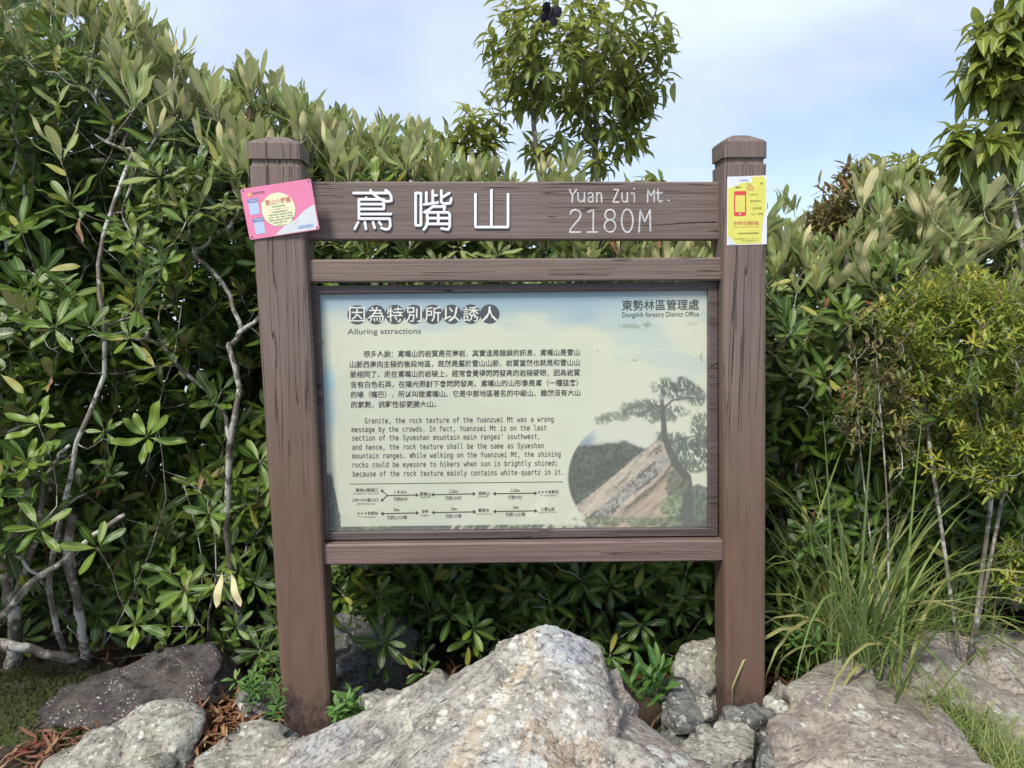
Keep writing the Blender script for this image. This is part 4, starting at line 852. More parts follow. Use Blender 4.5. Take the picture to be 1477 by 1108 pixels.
def finish_plants(limit=300):
    # visibility: nearest-first occupancy on a coarse grid in camera view
    W_, H_ = 1477 // 4 + 1, 1108 // 4 + 1; occ = np.zeros((H_, W_), bool)
    for x0, y0, x1, y1 in ((450, 412, 1035, 785), (440, 262, 1035, 347), (440, 374, 1038, 407), (460, 780, 1040, 814), (366, 200, 440, 1000), (1044, 200, 1107, 1000)): occ[y0 // 4:y1 // 4, x0 // 4:x1 // 4] = True
    allv = [(pi, li) for pi, p in enumerate(PLANTS) for li in range(len(p.leaves))]
    P0 = np.array([PLANTS[a].leaves[b][0] for a, b in allv]); Dd = np.array([PLANTS[a].leaves[b][1] * PLANTS[a].leaves[b][4] for a, b in allv]); Sd = np.array([PLANTS[a].leaves[b][2] * PLANTS[a].leaves[b][4] * .13 for a, b in allv])
    zc = (P0 - CAM) @ FW; od = np.argsort(zc); score = np.zeros(len(allv))
    samp = [(t, w) for t in (.2, .4, .6, .8, .95) for w in (-.8, 0, .8)]
    XS, YS = [], []
    for t, w in samp:
        x, y, z = proj(P0 + Dd * t + Sd * w); XS.append((x // 4).astype(int)); YS.append((y // 4).astype(int))
    XS = np.array(XS).T; YS = np.array(YS).T
    x0, y0, _ = proj(P0); x1, y1, _ = proj(P0 + Dd); xw, yw, _ = proj(P0 + Sd)
    area = np.abs((x1 - x0) * (yw - y0) - (y1 - y0) * (xw - x0)) * 2 + 20
    for i in od:
        xs, ys = XS[i], YS[i]; ok = (xs >= 0) & (xs < W_) & (ys >= 0) & (ys < H_)
        if zc[i] < .3 or not ok.any(): score[i] = -1; continue
        xs, ys = xs[ok], ys[ok]; fr_ = (~occ[ys, xs]).mean() * ok.mean(); score[i] = fr_ * area[i]; occ[ys, xs] = True
    byp = {}
    for k, (a, b) in enumerate(allv): byp.setdefault(a, []).append((score[k], b))
    for pi, p in enumerate(PLANTS):
        e = thing(p.name, p.label, p.cat, p.base, 0, p.group)
        if getattr(p, 'stem', None) is not None and p.stem.v:
            p.stem.v = [v - p.base for v in p.stem.v]; p.stem.build('branches', M_bark if not hasattr(p, 'sm') else p.sm, e)
        lst = sorted(byp.get(pi, []), reverse=True); big = {b for sc_, b in lst[:p.limit if hasattr(p, 'limit') else limit] if sc_ > 12}
        groups = {}
        for b, (pos, d, sd_, n, ln, mi, vi) in enumerate(p.leaves):
            if b in big:
                lm = p.mats[mi]; me = leaflib(lm[0], lm[1])[vi][1]
                o = bpy.data.objects.new(getattr(p, 'part', 'leaf'), me); COL.objects.link(o); o.parent = e
                q = pos - p.base
                o.matrix_local = Matrix(((d[0] * ln, sd_[0] * ln, n[0] * ln, q[0]), (d[1] * ln, sd_[1] * ln, n[1] * ln, q[1]), (d[2] * ln, sd_[2] * ln, n[2] * ln, q[2]), (0, 0, 0, 1)))
            else: groups.setdefault(mi, []).append(b)
        for mi, bs in groups.items():
            lm = p.mats[mi]; lib = leaflib(lm[0], lm[1]); VV, FF, AA = [], [], []; off = 0
            for b in bs:
                pos, d, sd_, n, ln, _, vi = p.leaves[b]; v, f, a = lib[vi][0]
                VV.append((pos - p.base) + (v[:, :1] * d + v[:, 1:2] * sd_ + v[:, 2:] * n) * ln); FF.append(f + off); AA.append(a); off += len(v)
            VV = np.concatenate(VV); FF = np.concatenate(FF); AA = np.concatenate(AA)
            me = bpy.data.meshes.new('foliage'); me.vertices.add(len(VV)); me.vertices.foreach_set('co', VV.ravel()); me.loops.add(FF.size); me.loops.foreach_set('vertex_index', FF.ravel())
            me.polygons.add(len(FF)); me.polygons.foreach_set('loop_start', np.arange(0, FF.size, 4)); me.polygons.foreach_set('loop_total', np.full(len(FF), 4)); me.polygons.foreach_set('use_smooth', np.ones(len(FF), bool)); me.update(calc_edges=True)
            me.materials.append(lm[1]); with_attr(me, AA); link('foliage', me, e, kind='stuff')

RHO = [('rho', M_rho), ('rhotop', M_rhotop), ('dry', M_dry)]
# hedge silhouette given as pixels on the plane y = 2.75
HT = [(-420, -30), (-200, -60), (0, -35), (120, -15), (205, 10), (228, 50), (262, 95), (330, 100), (400, 108), (465, 120), (512, 165), (585, 185), (640, 200), (700, 228), (780, 252), (860, 268), (950, 270), (1040, 310), (1110, 315), (1150, 325), (1215, 325), (1262, 285), (1300, 270), (1360, 280), (1430, 285), (1500, 290), (1700, 260), (1900, 260)]
HX = [at(x, y, 2.75) for x, y in HT]
def ztop(x): return np.interp(x, [p[0] for p in HX], [p[2] for p in HX])
SH = [(-2.35, 2.85, 'tallest rhododendron at the far left edge, rising past the top of the picture'),
      (-1.62, 2.80, 'rhododendron shrub with exposed pale crooked stems left of the sign, above the mossy bank'),
      (-.98, 2.85, 'rhododendron shrub directly behind the left post'),
      (-.30, 2.95, 'rhododendron shrub behind the left half of the sign, rising above the title board'),
      (.42, 2.95, 'low rhododendron shrub behind the right half of the sign'),
      (1.02, 2.90, 'rhododendron shrub directly behind and right of the right post'),
      (1.72, 3.00, 'rhododendron shrub with pale upright leaf tufts at the right edge behind the young yellow-green shrub')]
shr = [Plant('rhododendron_shrub', lab, 'shrub', (x, y, float(gz(x, y)) - .03), RHO, group='rhododendron shrubs of the hedge') for x, y, lab in SH]
PLANTS += shr
TPX = [[(100, 955), (70, 845), (92, 740), (112, 640), (150, 540), (150, 470), (140, 380), (165, 290)], [(0, 885), (48, 845), (110, 800), (135, 770)], [(245, 700), (225, 600), (250, 520), (262, 440)], [(290, 860), (285, 770), (265, 700)], [(330, 640), (345, 560), (330, 500)], [(170, 960), (90, 955), (0, 925)], [(1425, 670), (1462, 730), (1478, 810)]]
def near_trunk(p):
    x, y, z = proj(p)
    if p[1] > 2.62: return False
    for t in TPX:
        for (x0, y0), (x1, y1) in zip(t[:-1], t[1:]):
            u = min(1, max(0, ((x - x0) * (x1 - x0) + (y - y0) * (y1 - y0)) / ((x1 - x0) ** 2 + (y1 - y0) ** 2)))
            if math.hypot(x - x0 - u * (x1 - x0), y - y0 - u * (y1 - y0)) < 40: return rng.random() < .85
    return False
def yfront(x, z):
    b = np.interp(x, [-3, -1.7, -1.25, -.8, 1.0, 1.2, 1.7, 2.4, 3.], [2.25, 2.28, 2.38, 2.52, 2.55, 2.50, 2.62, 2.55, 2.5])
    b = b + np.interp(z, [0, .25, .55, 1.0, 1.6, 2.1], [.30, .14, .0, .0, .10, .2]) + (0.22 if x < -1.5 and z < .35 else 0)
    return b + .12 * float(vn(np.array([[x * 3.1, z * 3.1, 2.]]), 8)[0]) + .09 * float(vn(np.array([[x * 7, z * 7, 5.]]), 9)[0])
def hedge():
    cnt = 0; tries = 0; pts = []; cell = {}
    while cnt < 5600 and tries < 90000:
        tries += 1; x = rng.uniform(-3.0, 3.0); zt = ztop(x) + .05 * math.sin(x * 11) ; z = rng.uniform(.06, 1) ** .9 * zt
        yf = yfront(x, z); dep = abs(rng.normal(0, .36)) if rng.random() < .68 else rng.uniform(0, 1.2)
        top = (zt - z)
        y = yf + dep + (0.0 if top > .35 else .10 * (1 - top / .35))
        if y > 4.1: continue
        if x < -1.35 and z < .42 and dep < .35 and rng.random() < .75: continue   # open stems at the lower left
        if -1.05 < x < -.75 and .7 < z < 1.1 and dep < .3 and rng.random() < .5: continue
        gap = float(vn(np.array([[x * 4.2, y * 3, z * 4.2]]), 21)[0])
        if dep < .5 and gap < -.27 and top > .35: continue
        if near_trunk((x, y, z)): continue
        p = np.array([x, y, z]); key = tuple(np.floor(p / .085).astype(int)); close = False
        for q in cell.get(key, []):
            if np.linalg.norm(q - p) < .055: close = True
        if close: continue
        cell.setdefault(key, []).append(p); cnt += 1
        xx = x + rng.normal(0, .10); k = int(np.argmin([abs(xx - s_[0]) for s_ in SH])); pl = shr[k]
        upper = top < .30 + .12 * math.sin(x * 5); outer = dep < .25
        if upper:
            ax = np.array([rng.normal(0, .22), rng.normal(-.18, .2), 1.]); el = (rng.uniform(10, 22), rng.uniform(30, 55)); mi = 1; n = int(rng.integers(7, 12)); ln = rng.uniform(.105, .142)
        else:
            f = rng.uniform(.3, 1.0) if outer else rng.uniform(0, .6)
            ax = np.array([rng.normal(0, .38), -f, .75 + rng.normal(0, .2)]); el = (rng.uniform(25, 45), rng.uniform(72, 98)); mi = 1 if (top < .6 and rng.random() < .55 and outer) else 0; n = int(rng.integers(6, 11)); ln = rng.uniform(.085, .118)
        if x < -1.45: ln *= 1.08
        pl.whorl(p, ax, n, ln, el, mi)
        if outer and rng.random() < .05:      # a hanging dead leaf
            pl.leaf(p, (rng.normal(0, .4), rng.normal(-.2, .3), -1), (0, -1, 0), .08, 2)
hedge()
def lower():
    for i in range(620):
        x = rng.uniform(-2.6, 2.4); z = rng.uniform(.0, .5); y = 2.42 + .35 * abs(rng.normal(0, .8)) + (.22 if x < -1.3 else 0)
        if x > 1.0: y += .15
        k = int(np.argmin([abs(x - s_[0]) for s_ in SH])); p = np.array([x, y, float(gz(x, y)) + .05 + z])
        if (x < -1.3 and z > .12 and rng.random() < .5) or near_trunk(p): continue
        shr[k].whorl(p, np.array([rng.normal(0, .35), -rng.uniform(.3, .9), .7]), int(rng.integers(5, 9)), rng.uniform(.075, .105), (rng.uniform(35, 55), 92), 0)
    for i in range(300):      # bare dead twigs
        x = rng.uniform(-2.6, 2.4); z = rng.uniform(.1, .8) * ztop(x); y = yfront(x, z) + rng.uniform(-.02, .4); k = int(np.argmin([abs(x - s_[0]) for s_ in SH]))
        shr[k].tips.append((np.array([x, y, z]), np.array([rng.normal(0, .6), -.4, rng.normal(.3, .5)])))
lower()
def inner():
    for i in range(4600):
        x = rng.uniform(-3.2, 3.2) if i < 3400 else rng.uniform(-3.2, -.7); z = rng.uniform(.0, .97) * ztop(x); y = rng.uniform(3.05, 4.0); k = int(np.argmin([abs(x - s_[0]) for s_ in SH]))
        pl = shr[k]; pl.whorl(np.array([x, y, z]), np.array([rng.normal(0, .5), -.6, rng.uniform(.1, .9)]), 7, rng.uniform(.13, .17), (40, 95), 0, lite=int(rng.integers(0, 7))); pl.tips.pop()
inner()
# hand-set whorls where the photograph shows distinct ones, below and beside the sign
for px, py, Y, n, ln, el, axv, mi, lt in ((667, 470, 2.50, 0, 0, 0, 0, 0, 0),): pass
def W(k, px, py, Y, n, ln, el, ax, mi=0, lt=None): shr[k].whorl(at(px, py, Y), np.array(ax, float), n, ln, el, mi, lite=lt)
W(3, 555, 925, 2.40, 9, .098, (55, 95), (.1, -.75, .7), 0, 4); W(3, 552, 870, 2.46, 7, .090, (40, 85), (.05, -.5, .9), 0, 2); W(3, 650, 885, 2.42, 7, .095, (45, 92), (-.1, -.6, .8), 0, 3); W(3, 682, 905, 2.38, 8, .10, (45, 95), (.1, -.7, .7), 0, 8)
W(3, 612, 968, 2.36, 7, .09, (60, 95), (0, -.5, .9), 0, 3); W(3, 750, 850, 2.46, 7, .10, (40, 90), (.1, -.6, .7), 0, 3); W(4, 880, 845, 2.44, 8, .095, (40, 90), (.1, -.8, .6), 0, 6); W(4, 950, 830, 2.46, 7, .095, (40, 90), (-.1, -.6, .8), 0, 7)
W(4, 925, 900, 2.40, 8, .095, (50, 95), (-.2, -.8, .5), 0, 3); W(4, 985, 880, 2.42, 7, .09, (50, 95), (.3, -.7, .6), 0, 4); W(4, 880, 945, 2.36, 8, .09, (45, 95), (.1, -.7, .6), 0, 5); W(4, 990, 825, 2.44, 6, .085, (40, 80), (0, -.6, .8), 0, 9)
for px, py, Y, n, ln, el, ax, mi, lt in ((88, 228, 2.15, 8, .115, (22, 55), (.1, -.35, 1), 1, 9), (76, 470, 2.16, 9, .105, (45, 92), (0, -.75, .65), 0, 9), (185, 485, 2.22, 8, .095, (40, 92), (.05, -.7, .7), 0, 8), (212, 630, 2.22, 10, .10, (45, 95), (.1, -.8, .6), 0, 11),
    (55, 610, 2.18, 8, .10, (40, 88), (-.1, -.7, .7), 0, 10), (375, 665, 2.34, 8, .10, (50, 95), (.2, -.8, .5), 0, 8), (265, 850, 2.28, 7, .085, (50, 95), (.1, -.9, .4), 0, 10), (140, 790, 2.22, 7, .105, (50, 95), (.05, -.8, .5), 0, 8), (195, 900, 2.26, 7, .085, (50, 92), (.1, -.8, .5), 0, 9),
    (195, 155, 2.24, 7, .12, (18, 45), (.1, -.2, 1), 1, 8), (268, 320, 2.30, 8, .10, (35, 85), (.1, -.6, .8), 0, 9), (180, 320, 2.25, 8, .105, (40, 88), (-.1, -.6, .8), 0, 8), (100, 290, 2.2, 7, .10, (35, 80), (-.1, -.5, .9), 0, 7), (305, 150, 2.4, 8, .115, (18, 45), (0, -.2, 1), 1, 7), (235, 380, 2.28, 7, .09, (50, 92), (0, -.8, .5), 0, 7),
    (55, 760, 2.2, 7, .1, (45, 90), (0, -.7, .7), 0, 7), (340, 905, 2.36, 6, .075, (55, 95), (.2, -.8, .6), 0, 8), (30, 330, 2.12, 8, .10, (40, 85), (0, -.6, .8), 0, 6), (150, 620, 2.2, 7, .09, (45, 90), (0, -.7, .7), 0, 5), (300, 740, 2.3, 8, .095, (50, 95), (0, -.8, .5), 0, 6)):
    k = 0 if px < 60 else (1 if px < 290 else 2); shr[k].whorl(at(px, py, Y), np.array(ax, float), n, ln, el, mi, lite=lt)
for px, py, Y, n, ln, el, ax, mi, lt in ((1340, 300, 2.5, 9, .12, (22, 55), (0, -.3, 1), 1, 6), (1420, 300, 2.5, 9, .12, (22, 58), (.2, -.3, 1), 1, 7), (1270, 310, 2.55, 9, .11, (20, 50), (-.2, -.3, 1), 1, 7), (1380, 345, 2.45, 9, .12, (30, 70), (.1, -.4, .9), 1, 6), (1150, 420, 2.4, 9, .10, (25, 65), (-.1, -.4, .9), 1, 6),
    (1165, 380, 2.45, 8, .1, (25, 60), (0, -.3, 1), 1, 5), (1450, 345, 2.45, 8, .115, (25, 65), (.1, -.4, 1), 1, 6), (1140, 480, 2.36, 8, .1, (40, 85), (0, -.6, .8), 0, 7), (1195, 545, 2.4, 8, .1, (45, 90), (.1, -.7, .7), 0, 6), (1290, 385, 2.5, 8, .11, (30, 75), (0, -.5, .9), 0, 7), (1470, 270, 2.5, 8, .115, (22, 55), (.1, -.3, 1), 1, 8)):
    k = 5 if px < 1230 else 6; shr[k].whorl(at(px, py, Y), np.array(ax, float), n, ln, el, mi, lite=lt)
# the pair of withered tan leaves left of the post, and the red leaves
for px, py, dx, ln in ((321, 822, -.22, .105), (331, 822, .25, .105)):
    shr[1].leaf(at(px, py, 2.26), (dx, -.1, -1), (.1, 1, .1), ln * 1.12, 1, 11)
for k, px, py, Y, d, ln in ((2, 298, 200, 2.32, (.6, -.2, -.9), .07), (1, 60, 235, 2.25, (1, -.1, -.3), .08), (0, 0, 540, 2.2, (1, -.2, -.5), .09), (5, 1150, 440, 2.35, (.5, -.5, -.2), .07), (3, 676, 930, 2.35, (0, -.2, -1), .07), (3, 580, 945, 2.38, (.7, -.2, -.6), .055)):
    shr[k].leaf(at(px, py, Y), d, (0, -.6, .8), ln, 0, 13)
TR = {1: [[(1 * 0 + at(100, 955, 2.55)), at(70, 845, 2.42), at(92, 740, 2.36), at(112, 640, 2.34), at(150, 540, 2.34), at(150, 470, 2.36), at(140, 380, 2.40), at(165, 290, 2.48), at(190, 220, 2.6)],
          [at(150, 930, 2.6), at(190, 860, 2.52), at(240, 720, 2.48), at(225, 600, 2.5), at(250, 520, 2.5), at(262, 440, 2.5)],
          [at(170, 960, 2.6), at(125, 945, 2.5), at(90, 955, 2.42), at(45, 940, 2.35), at(0, 925, 2.3)],
          [at(235, 940, 2.5), at(290, 860, 2.45), at(285, 770, 2.42), at(265, 700, 2.42)]],
      0: [[at(5, 900, 2.5), at(25, 800, 2.42), at(10, 700, 2.4), at(20, 560, 2.42), at(5, 420, 2.45)], [at(-40, 950, 2.6), at(0, 885, 2.36), at(48, 845, 2.3), at(70, 822, 2.3), at(110, 800, 2.3), at(135, 770, 2.32)]],
      2: [[at(345, 900, 2.6), at(330, 760, 2.5), at(330, 640, 2.46), at(345, 560, 2.45), at(330, 500, 2.46)], [at(300, 930, 2.55), at(312, 830, 2.45), at(300, 720, 2.42), at(250, 690, 2.4)]],
      5: [[at(1330, 900, 2.8), at(1240, 700, 2.6), at(1245, 560, 2.6)]],
      6: [[at(1478, 810, 2.40), at(1462, 730, 2.36), at(1425, 670, 2.34), at(1408, 610, 2.4), at(1410, 520, 2.5)], [at(1340, 700, 3.0), at(1330, 560, 3.0)]]}
for k, p in enumerate(shr): p.barkr = .75 if k == 6 else .9; p.grow(trunks=TR.get(k, [[p.base + np.array([rng.normal(0, .1), -.1, .35]), p.base + np.array([rng.normal(0, .15), -.1, .8])]]))

for k, pts, ra, rb in ((1, [(125, 965, 2.52), (105, 950, 2.44), (62, 944, 2.38), (30, 934, 2.34), (-20, 926, 2.30)], .013, .015), (0, [(-30, 915, 2.32), (12, 878, 2.30), (48, 838, 2.28), (95, 806, 2.30), (128, 776, 2.32), (180, 742, 2.34)], .013, .006),
        (0, [(15, 985, 2.58), (22, 900, 2.50), (10, 820, 2.46), (38, 740, 2.42), (30, 640, 2.44)], .026, .014), (1, [(128, 980, 2.56), (118, 900, 2.50), (96, 800, 2.42), (104, 745, 2.38)], .018, .012), (0, [(22, 860, 2.44), (60, 760, 2.38), (64, 690, 2.36), (100, 640, 2.36)], .010, .005)):
    P = np.array([at(*p) for p in pts]); m = (len(P) - 1) * 6 + 1; t = np.linspace(0, len(P) - 1, m); P = np.stack([np.interp(t, range(len(P)), P[:, c]) for c in range(3)], 1)
    P[1:-1] = (P[:-2] + 2 * P[1:-1] + P[2:]) / 4; P = P + np.stack([vn(P * 22 + c * 7, 4) for c in range(3)], 1) * .007
    R_ = np.linspace(ra, rb, m) * (1 + .22 * vn(P * 40, 6)); shr[k].stem.tube(P, R_, 9)
# ------------------------------------------------------------------ trees behind the hedge
def tree(name, label, base, stems, blobs, mat, n, ln, kind='tree', cat='tree', spread=1., droop=.55, nl=(6, 10), r0=.0018, limit=300, shoot=.10):
    p = Plant(name, label, cat, base, [(kind, mat)], barkr=1.0); p.limit = limit; PLANTS.append(p)
    vols = np.array([b[3] * b[4] * b[5] for b in blobs]); vols = vols ** .66; vols = vols / vols.sum()
    for i in range(n):
        b = blobs[int(rng.choice(len(blobs), p=vols))]; d = rng.normal(0, 1, 3); d /= np.linalg.norm(d); r = rng.uniform(.15, 1) ** .45
        c = np.array(b[:3]); q = c + d * r * np.array(b[3:6]) * (1 + (abs(rng.normal(0, .22)) if kind == 'small' else rng.normal(0, .07)))
        ax = d * .8 * r + np.array([0, 0, .55]) + rng.normal(0, .2, 3); ax /= np.linalg.norm(ax)
        m = int(rng.integers(*nl)); u = np.cross(ax, [.3, .8, .2]); u /= np.linalg.norm(u); w = np.cross(ax, u); ph = rng.uniform(0, 6); base_v = int(rng.integers(0, 10)) + (3 if d[2] > .2 else 0)
        for k in range(m):
            t = ph + k * 2.4; rad = u * math.cos(t) + w * math.sin(t); f = k / m
            dirv = rad * (1.0 - .35 * f) + ax * (.25 + .5 * f) + np.array([0, 0, -droop * rng.uniform(.5, 1.4)])
            upv = np.array([0, 0, 1.]) + ax * .4
            p.leaf(q - ax * shoot * (1 - f), dirv, upv, ln * rng.uniform(.65, 1.15), 0, int(np.clip(base_v + rng.integers(-2, 3), 0, 13)))
        p.tips.append((q, ax))
    p.grow(r0=r0, trunks=stems); return p
def bl(px, py, Y, rx, ry, rz=None):
    c = at(px, py, Y); k = Y / F; return (c[0], c[1], c[2], rx * k, (rz or rx) * k, ry * k)
TY = 3.3; tb = at(810, 860, TY); tb[2] = gz(tb[0], tb[1])
tree('slender_tree', 'slender green tree with several stems rising above the title board, against the sky', tb,
     [[at(800, 500, TY), at(785, 300, TY), at(772, 215, TY), at(768, 150, TY), at(760, 90, TY)], [3 * 0, [at(830, 500, TY), at(860, 300, TY), at(858, 225, TY), at(862, 150, TY), at(870, 60, TY)]], [0, [at(800, 420, TY), at(730, 260, TY), at(705, 205, TY), at(690, 170, TY)]]],
     [bl(835, 60, TY, 138, 105), bl(835, 60, TY, 138, 105), bl(925, 110, TY, 46, 70), bl(870, 150, TY, 88, 60), bl(752, 120, TY, 52, 60), bl(690, 172, TY, 50, 30), bl(640, 192, TY, 46, 22), bl(905, 195, TY, 48, 32), bl(790, 205, TY, 46, 26), bl(850, 222, TY, 60, 22), bl(700, 205, TY, 50, 22), bl(950, 80, TY, 34, 60)], M_tree, 300, .080, droop=.2, limit=300)
TY = 2.9; tb = at(1500, 900, TY); tb[2] = gz(tb[0], tb[1])
tree('slender_tree', 'tree at the upper right edge with large drooping leaves and dark bare forks', tb,
     [[at(1490, 500, TY), at(1470, 320, TY), at(1445, 240, TY), at(1440, 150, TY), at(1450, 70, TY)], [0, [at(1520, 480, TY), at(1500, 300, TY), at(1500, 120, TY)]], [0, [at(1480, 420, TY), at(1462, 300, TY), at(1440, 260, TY), at(1410, 215, TY)]]],
     [bl(1435, 75, TY, 46, 62), bl(1500, 30, TY, 80, 80), bl(1405, 195, TY, 46, 26), bl(1465, 190, TY, 36, 34), bl(1560, 160, TY, 60, 60), bl(1470, 130, TY, 40, 40)], M_tree, 150, .120, droop=.6, limit=260)
TY = 3.2; tb = at(1290, 900, TY); tb[2] = gz(tb[0], tb[1])
tree('sapling', 'thin sapling whose leafy top pokes above the hedge right of the sticker post', tb,
     [[at(1290, 500, TY), at(1290, 330, TY), at(1290, 260, TY)]], [bl(1290, 245, TY, 52, 26), bl(1330, 250, TY, 32, 22), bl(1255, 262, TY, 26, 20)], M_tree, 46, .085, droop=.4, limit=200)
TY = 3.0; tb = at(945, 900, TY); tb[2] = gz(tb[0], tb[1])
tree('sapling', 'single thin leafy shoot peeping above the right end of the title board', tb, [[at(945, 500, TY), at(945, 300, TY)]], [bl(938, 258, TY, 24, 10)], M_tree, 8, .07, droop=.3)
TY = 2.95; tb = at(1220, 900, TY); tb[2] = gz(tb[0], tb[1])
tree('dry_shrub', 'sparse shrub with reddish brown withered leaves behind the hedge right of the sticker', tb, [[at(1225, 500, TY), at(1220, 360, TY), at(1225, 300, TY)]], [bl(1222, 290, TY, 42, 48), bl(1190, 315, TY, 30, 26), bl(1232, 245, TY, 20, 20)], M_redl, 85, .055, 'small', 'shrub', droop=.15, nl=(6, 10), limit=300, shoot=.05)
TY = 2.42; tb = at(1400, 860, TY); tb[2] = gz(tb[0], tb[1])
tree('young_shrub', 'fine-leaved bright yellow-green young shrub at the right edge in front of the rhododendrons', tb, [[at(1430, 720, TY), at(1410, 600, TY), at(1400, 520, TY)], [0, [at(1340, 640, TY), at(1330, 540, TY)]], [0, [at(1460, 640, TY), at(1465, 520, TY)]]],
     [bl(1400, 500, TY, 110, 75), bl(1310, 450, TY, 60, 48), bl(1450, 440, TY, 60, 50), bl(1470, 560, TY, 60, 90), bl(1330, 570, TY, 60, 50), bl(1440, 650, TY, 60, 60), bl(1390, 640, TY, 90, 50), bl(1380, 420, TY, 60, 40)], M_young, 760, .036, 'small', 'shrub', droop=.0, nl=(8, 14), limit=300, shoot=.06, r0=.0007)
TY = 2.36; tb = at(1290, 860, TY); tb[2] = gz(tb[0], tb[1])
tree('red_twig_shrub', 'thin upright twigs with small red-tinged leaves, rising behind the large grass clump', tb, [[at(1280, 740, TY), at(1270, 600, TY), at(1262, 480, TY)], [0, [at(1240, 640, TY), at(1235, 520, TY)]]],
     [bl(1265, 500, TY, 45, 60), bl(1290, 590, TY, 50, 70), bl(1240, 590, TY, 34, 60)], M_redl, 100, .034, 'small', 'shrub', droop=.0, nl=(5, 9), limit=300, shoot=.06, r0=.0006)
TY = 2.45; tb = at(1466, 880, TY)
tree('herb', 'bright fine-leaved herb at the right edge just above the grey slab', tb, [[at(1465, 830, TY)]], [bl(1462, 830, TY, 34, 36), bl(1475, 790, TY, 30, 24)], M_young, 42, .038, 'small', 'plant', droop=.1, nl=(7, 11), limit=250, shoot=.03)

# ------------------------------------------------------------------ herbs at the feet of the posts
def herb(label, px, py, Y, rx, ry, n, ln, mat=M_herb, kind='herb', name='herb', seed=1):
    b = at(px, py + ry, Y); b[2] = gz(b[0], b[1]); p = Plant(name, label, 'plant', b, [(kind, mat)]); p.sm = M_green; PLANTS.append(p)
    for i in range(n):
        q = at(px + rng.normal(0, .45) * rx, py + rng.normal(0, .45) * ry, Y + rng.uniform(-.08, .08)); ax = (q - b) * [1, 1, .6] + np.array([0, -.08, .18]); ax /= np.linalg.norm(ax)
        p.whorl(q, ax, int(rng.integers(4, 7)), ln, (45, 85), 0); 
        for k in range(3): 
            t = rng.uniform(0, 6); p.leaf(q - ax * rng.uniform(.015, .05), (math.cos(t), math.sin(t) - .2, .1), (0, 0, 1), ln * .8, 0)
    p.grow(r0=.0007, trunks=[[b + np.array([0, 0, .02])]]); return p
M_green = plain('green_stem', (.10, .15, .04), .6)
herb('light green leafy herb growing against the left side of the left post foot', 372, 985, 2.22, 34, 46, 26, .030)
herb('small bright green herb between the left post foot and the boulder', 500, 1005, 2.14, 26, 32, 14, .038)
herb('tiny green herb hugging the lower left edge of the left post', 400, 1010, 2.13, 10, 34, 8, .026)
herb('low green plant in the shade right of the right post below the grass clump', 1150, 940, 2.40, 36, 34, 14, .05)
# lily-like shoot under the sign
def lily():
    b = at(935, 1015, 2.18); b[2] = gz(b[0], b[1]); p = Plant('broadleaf_shoot', 'upright shoots of long pointed bright green leaves right of the boulder peak, under the sign', 'plant', b, [('small', M_herb)]); p.sm = M_green; PLANTS.append(p)
    for px, py, h, m in ((950, 1015, 60, 9), (930, 1020, 42, 7), (968, 1030, 30, 5), (915, 1010, 30, 5), (945, 1000, 40, 6)):
        for k in range(m):
            f = k / m; q = at(px + rng.normal(0, 2), py - h * f, 2.17 + rng.normal(0, .01)); t = k * 2.4 + px
            p.leaf(q, (math.cos(t) * .55, math.sin(t) * .4 - .15, .9 - .4 * (1 - f)), (-math.cos(t), -math.sin(t), .8), rng.uniform(.065, .095), 0, int(rng.integers(2, 12)))
        p.tips.append((at(px, py - h, 2.17), np.array([0, 0, 1.])))
    p.grow(r0=.0014, trunks=[[b + np.array([0, 0, .02])]])
lily()
finish_plants()

# ------------------------------------------------------------------ grass
def blade_mesh(L_, lean, droop, w, rnd, seed, n=9):
    r = random.Random(seed); v = []; f = []; a = []; ang = lean; x = z = 0; st = L_ / n; tw = r.uniform(-.6, .6); yk = r.uniform(-.12, .12)
    for i in range(n + 1):
        t = i / n; ww = w * (min(1, .55 + t * 2) * (1 - t ** 2.6) + .02) / 2; tt = tw * t
        v += [(x, yk * x * x * 2 - ww * math.cos(tt), z + ww * math.sin(tt)), (x, yk * x * x * 2, z - ww * .35), (x, yk * x * x * 2 + ww * math.cos(tt), z - ww * math.sin(tt))]
        a += [(rnd, 0, t, 1), (rnd, .5, t, 1), (rnd, 1, t, 1)]
        ang += droop / n * (.35 + 1.5 * t); x += math.sin(ang) * st; z += math.cos(ang) * st
    for i in range(n):
        for j in range(2): k = i * 3 + j; f.append((k, k + 3, k + 4, k + 1))
    return v, f, a
BL = []
for k in range(22):
    v, f, a = blade_mesh(1, rng.uniform(.02, .25), (rng.uniform(.15, .8) if k % 2 else rng.uniform(.8, 1.9)) if k % 5 else rng.uniform(2.0, 3.0), rng.uniform(.020, .034), (k + .5) / 22, k); BL.append((with_attr(mesh('blade', v, f, M_grass), a), np.array(v), np.array(f), np.array(a)))
